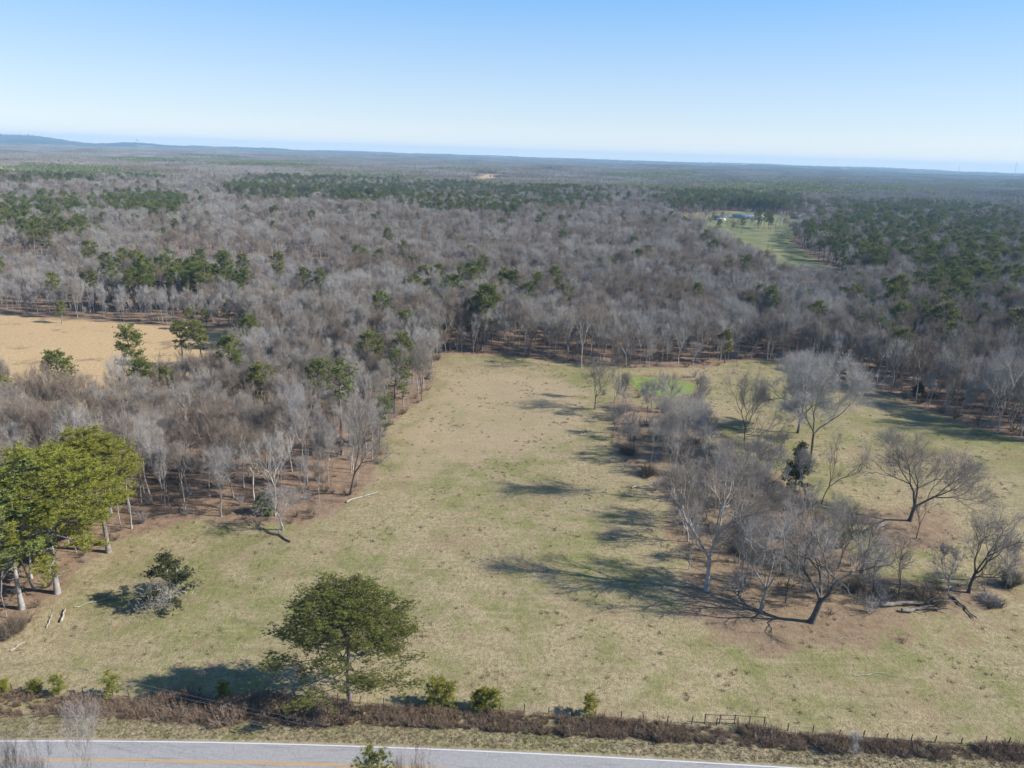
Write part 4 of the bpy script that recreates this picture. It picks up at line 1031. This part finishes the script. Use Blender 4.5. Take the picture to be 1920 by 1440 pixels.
# ------------------------------------------------------------------ overhead wires and their poles
def catenary(A, B, sag, n_=40): u = np.linspace(0, 1, n_)[:, None]; P = A+(B-A)*u; P[:, 2] -= (4*sag*u*(1-u))[:, 0]; return P
A0 = np.array([*ground(-330, 1150, 11), 11.5]); B0 = np.array([*ground(1560, 1560, 10), 11.0])
M_CABLE, n, b = new_mat('aluminium_cable'); b.inputs['Base Color'].default_value = (.30, .30, .31, 1); b.inputs['Roughness'].default_value = .5
dr = unit(B0-A0); sd_ = np.array([-dr[1], dr[0], 0])
for q, (o_, dz) in enumerate([(-1.1, 0), (0, .45), (1.1, 0), (0, -2.2)]):
    mb = MB(); mb.tube(catenary(A0+sd_*o_+[0, 0, dz], B0+sd_*o_+[0, 0, dz], 2.6), [.009]*40, 4)
    tag(link('power_line', mb.mesh('power_line', M_CABLE)), ['nearest of the upper overhead wires crossing above the hedgerow and road', 'topmost overhead wire crossing above the hedgerow and road', 'farthest of the upper overhead wires crossing above the hedgerow and road', 'lowest overhead wire crossing above the hedgerow and road'][q], 'wire', 'overhead wires above the road')
for q, P_ in enumerate((A0, B0)):
    e = bpy.data.objects.new('utility_pole', None); COL.objects.link(e); gz = float(hgt(P_[0], P_[1])); e.location = (P_[0], P_[1], gz); e.rotation_euler = (0, 0, math.atan2(sd_[1], sd_[0]))
    tag(e, 'wooden utility pole carrying the wires, %s' % ('beyond the left edge' if q == 0 else 'beyond the lower right edge'), 'utility pole')
    mb = MB(); mb.tube([[0, 0, -.5], [0, 0, 6], [0, 0, P_[2]-gz+.5]], [.17, .14, .11], 10, cap=True); link('pole', mb.mesh('pole', M_POST), e)
    mb = MB(); mb.box((0, .17, P_[2]-gz-.12), (2.6, .1, .12)); cro = link('crossarm', mb.mesh('crossarm', M_POST), e)
    for o_ in (-1.1, 0, 1.1):
        mb = MB(); mb.tube([[o_, .17 if o_ else 0, P_[2]-gz-.06], [o_, .17 if o_ else 0, P_[2]-gz+.1]], [.05, .03], 8, cap=True); link('insulator', mb.mesh('insulator', M_CABLE), cro)

# ------------------------------------------------------------------ far houses, tank and mast
def flat_mat(name, c_, rough=.8):
    m, n, b = new_mat(name); tc = n.nodes.new('ShaderNodeTexCoord'); d_ = tuple(v*.8 for v in c_)
    n.links.new(mixc(n, ramp(n, noise_node(n, tc.outputs['Object'], .8, 3, .6), .3, .7), d_, c_), b.inputs['Base Color']); b.inputs['Roughness'].default_value = rough; return m
M_WHITE = flat_mat('white_siding', (.72, .72, .70)); M_RED = flat_mat('dark_red_roof', (.20, .075, .065)); M_GREY = flat_mat('grey_shingle', (.13, .14, .17)); M_BLUE = flat_mat('pale_blue_metal', (.34, .44, .56), .5)
M_BRICK = flat_mat('tan_brick', (.42, .30, .20)); M_GLASS = flat_mat('dark_window', (.03, .035, .045), .2); M_TEAL = flat_mat('teal_roof', (.10, .30, .33))
def house(px, py, L, W_, h, rh, wall, roof, lab, rz=0.0, cat='house', nwin=3, name='farmhouse'):
    x, y = ground(px, py); e = bpy.data.objects.new(name, None); COL.objects.link(e); e.location = (x, y, float(hgt(x, y))); e.rotation_euler = (0, 0, rz-math.atan2(x, y)); tag(e, lab, cat)
    mb = MB(); mb.box((0, 0, h/2-.5), (L, W_, h+1)); V = np.array([[-L/2, -W_/2, h], [L/2, -W_/2, h], [L/2, W_/2, h], [-L/2, W_/2, h], [-L/2, 0, h+rh], [L/2, 0, h+rh]]); mb.add(V, [[0, 4, 3], [1, 2, 5]])
    link('wall', mb.mesh('wall', wall), e)
    mb = MB(); o_ = .5
    for sgn in (-1, 1):
        a = np.array([[-L/2-o_, sgn*(W_/2+o_), h-rh*o_/(W_/2)], [L/2+o_, sgn*(W_/2+o_), h-rh*o_/(W_/2)], [L/2+o_, 0, h+rh], [-L/2-o_, 0, h+rh]]); mb.add(np.vstack([a+[0, 0, .03], a+[0, 0, .18]]), [[0, 1, 2, 3], [4, 5, 6, 7], [0, 1, 5, 4], [1, 2, 6, 5], [3, 0, 4, 7]])
    link('roof', mb.mesh('roof', roof), e)
    if L > 10 and name == 'farmhouse':
        mb = MB(); mb.box((L*.2, W_*.12, h+rh), (1.1, .9, 2.2)); rfo = [c_ for c_ in e.children if c_.name.startswith('roof')][0]; link('chimney', mb.mesh('chimney', M_BRICK), rfo)
    for q in range(nwin):
        mb = MB(); mb.box((-L/2+L*(q+.7)/(nwin+.4), -W_/2-.02, h*.55), (1.3 if L < 40 else 3, .06, 1.4)); link('window', mb.mesh('window', M_GLASS), e)
    mb = MB(); mb.box((-L/2+L*.25/(nwin+.4)+.6, -W_/2-.02, 1.05), (1.1, .07, 2.1)); link('door', mb.mesh('door', M_GLASS if wall is not M_GLASS else M_WHITE), e)
house(452, 377, 26, 11, 3.5, 4, M_BRICK, M_RED, 'long low barn with dark red roof beyond the left woods', rz=.1, cat='barn', name='barn')
house(421, 374, 6, 5, 3.2, 1.8, M_WHITE, M_WHITE, 'small white shed left of the dark red roof', cat='shed', name='shed', nwin=1)
house(405, 375, 4, 4, 2.6, 1.2, M_WHITE, M_WHITE, 'tiny white shed farther left of the dark red roof', cat='shed', name='shed', nwin=1)
house(1272, 412, 14, 8, 3, 2.4, M_WHITE, M_GREY, 'white house behind trees at the left end of the far green clearing', rz=.5)
house(1348, 413, 18, 9, 3.6, 3, M_WHITE, M_GREY, 'dark-roofed white farmhouse in the middle behind the far green clearing', rz=.15)
house(1402, 410, 44, 12, 3.2, 2.4, M_WHITE, M_BLUE, 'long pale-blue metal shed with a row of openings behind the green clearing', rz=-.05, cat='shed', nwin=7, name='long_shed')
house(1497, 411, 22, 9, 3, 2.6, M_BRICK, M_BRICK, 'low tan house in a gap of trees right of the long pale-blue shed', rz=-.1)
house(1545, 405, 16, 9, 3.4, 2.6, M_WHITE, M_TEAL, 'teal-roofed house half hidden in dark pines right of the tan house', rz=.2)
def in_px(a, b_, name, lab, cat, grp=None):
    pass
R = np.random.default_rng(61)
for q, (px, el) in enumerate([(6, 110), (42, 150), (55, 130), (66, 140), (77, 120), (95, 100)]):
    v = ray(px, 258); dd = 11000; x, y = v[0]*dd, v[1]*dd; e = bpy.data.objects.new('hill_building', None); COL.objects.link(e); e.location = (x, y, float(hgt(x, y))+16); e.rotation_euler = (0, 0, -math.atan2(x, y)+R.normal()*.3)
    tag(e, '%s of the tiny white buildings on the blue hill at far left' % ['leftmost', 'second', 'third', 'fourth', 'fifth', 'rightmost'][q], 'building', 'white buildings on the far hill')
    mb = MB(); wd = R.uniform(18, 32); mb.box((0, 0, 4), (wd, 16, 12)); link('wall', mb.mesh('wall', M_WHITE), e); mb = MB(); mb.box((0, 0, 11.2), (wd+2, 18, 2.4)); link('roof', mb.mesh('roof', M_BLUE), e)
v = ray(259, 268); dd = 5000; x, y = v[0]*dd, v[1]*dd; gz = float(hgt(x, y))
e = bpy.data.objects.new('water_tower', None); COL.objects.link(e); e.location = (x, y, gz); tag(e, 'white water tower standing on the far skyline at left', 'water tower')
zt = 98-gz
mb = MB(); u = np.linspace(0, math.pi, 11); mb.tube(np.column_stack([np.zeros(11), np.zeros(11), zt-5*np.cos(u)]), 7*np.sin(u)+.05, 20); link('tank', mb.mesh('tank', M_WHITE), e)
mb = MB(); mb.tube([[0, 0, 0], [0, 0, 4], [0, 0, zt-4]], [1.6, .7, .7], 12); link('column', mb.mesh('column', M_WHITE), e)
for q, (px, top) in enumerate([(1903, 309), (1797, 317)]):
    v = ray(px, 322); dd = 7000; x, y = v[0]*dd, v[1]*dd; gz = float(hgt(x, y)); H = 80-gz+dd*(.0085 if q == 0 else .003)
    e = bpy.data.objects.new('radio_mast', None); COL.objects.link(e); e.location = (x, y, gz); tag(e, ['tall thin white mast on the skyline near the right edge', 'shorter white mast on the skyline left of the tall one'][q], 'mast')
    mb = MB()
    for a in range(3): mb.tube([[3*math.cos(a*2.09), 3*math.sin(a*2.09), 0], [1.2*math.cos(a*2.09), 1.2*math.sin(a*2.09), H]], [.6, .4], 5)
    for z in np.arange(5, H, 8):
        w_ = 3-1.8*z/H
        for a in range(3): mb.tube([[w_*math.cos(a*2.09), w_*math.sin(a*2.09), z], [w_*math.cos(a*2.09+2.09), w_*math.sin(a*2.09+2.09), z+8]], [.3, .3], 4)
    link('lattice', mb.mesh('lattice', M_WHITE), e)

# ------------------------------------------------------------------ haze
mz = bpy.data.materials.new('haze'); mz.use_nodes = True; n = mz.node_tree; n.nodes.remove(n.nodes['Principled BSDF'])
pv = n.nodes.new('ShaderNodeVolumePrincipled'); pv.inputs['Density'].default_value = HAZE_DENSITY; pv.inputs['Color'].default_value = (.42, .69, .96, 1); pv.inputs['Anisotropy'].default_value = .0
n.links.new(pv.outputs[0], n.nodes['Material Output'].inputs['Volume'])
zb = float(min(hgt(V_[:, 0], V_[:, 1]).min() for V_ in [np.random.default_rng(1).uniform(-13800, 13800, (60000, 2))]))-8; zt_ = max(150.0, float(np.max([v_.co.z for v_ in hl.data.vertices]))+2)
mb = MB(); mb.box((0, 0, (zb+zt_)/2), (27800, 27800, zt_-zb)); tag(link('haze', mb.mesh('haze', mz)), kind='stuff')
hz = bpy.data.objects['haze']; hz['label'] = 'pale blue air between the camera and the far country'; hz['category'] = 'haze'
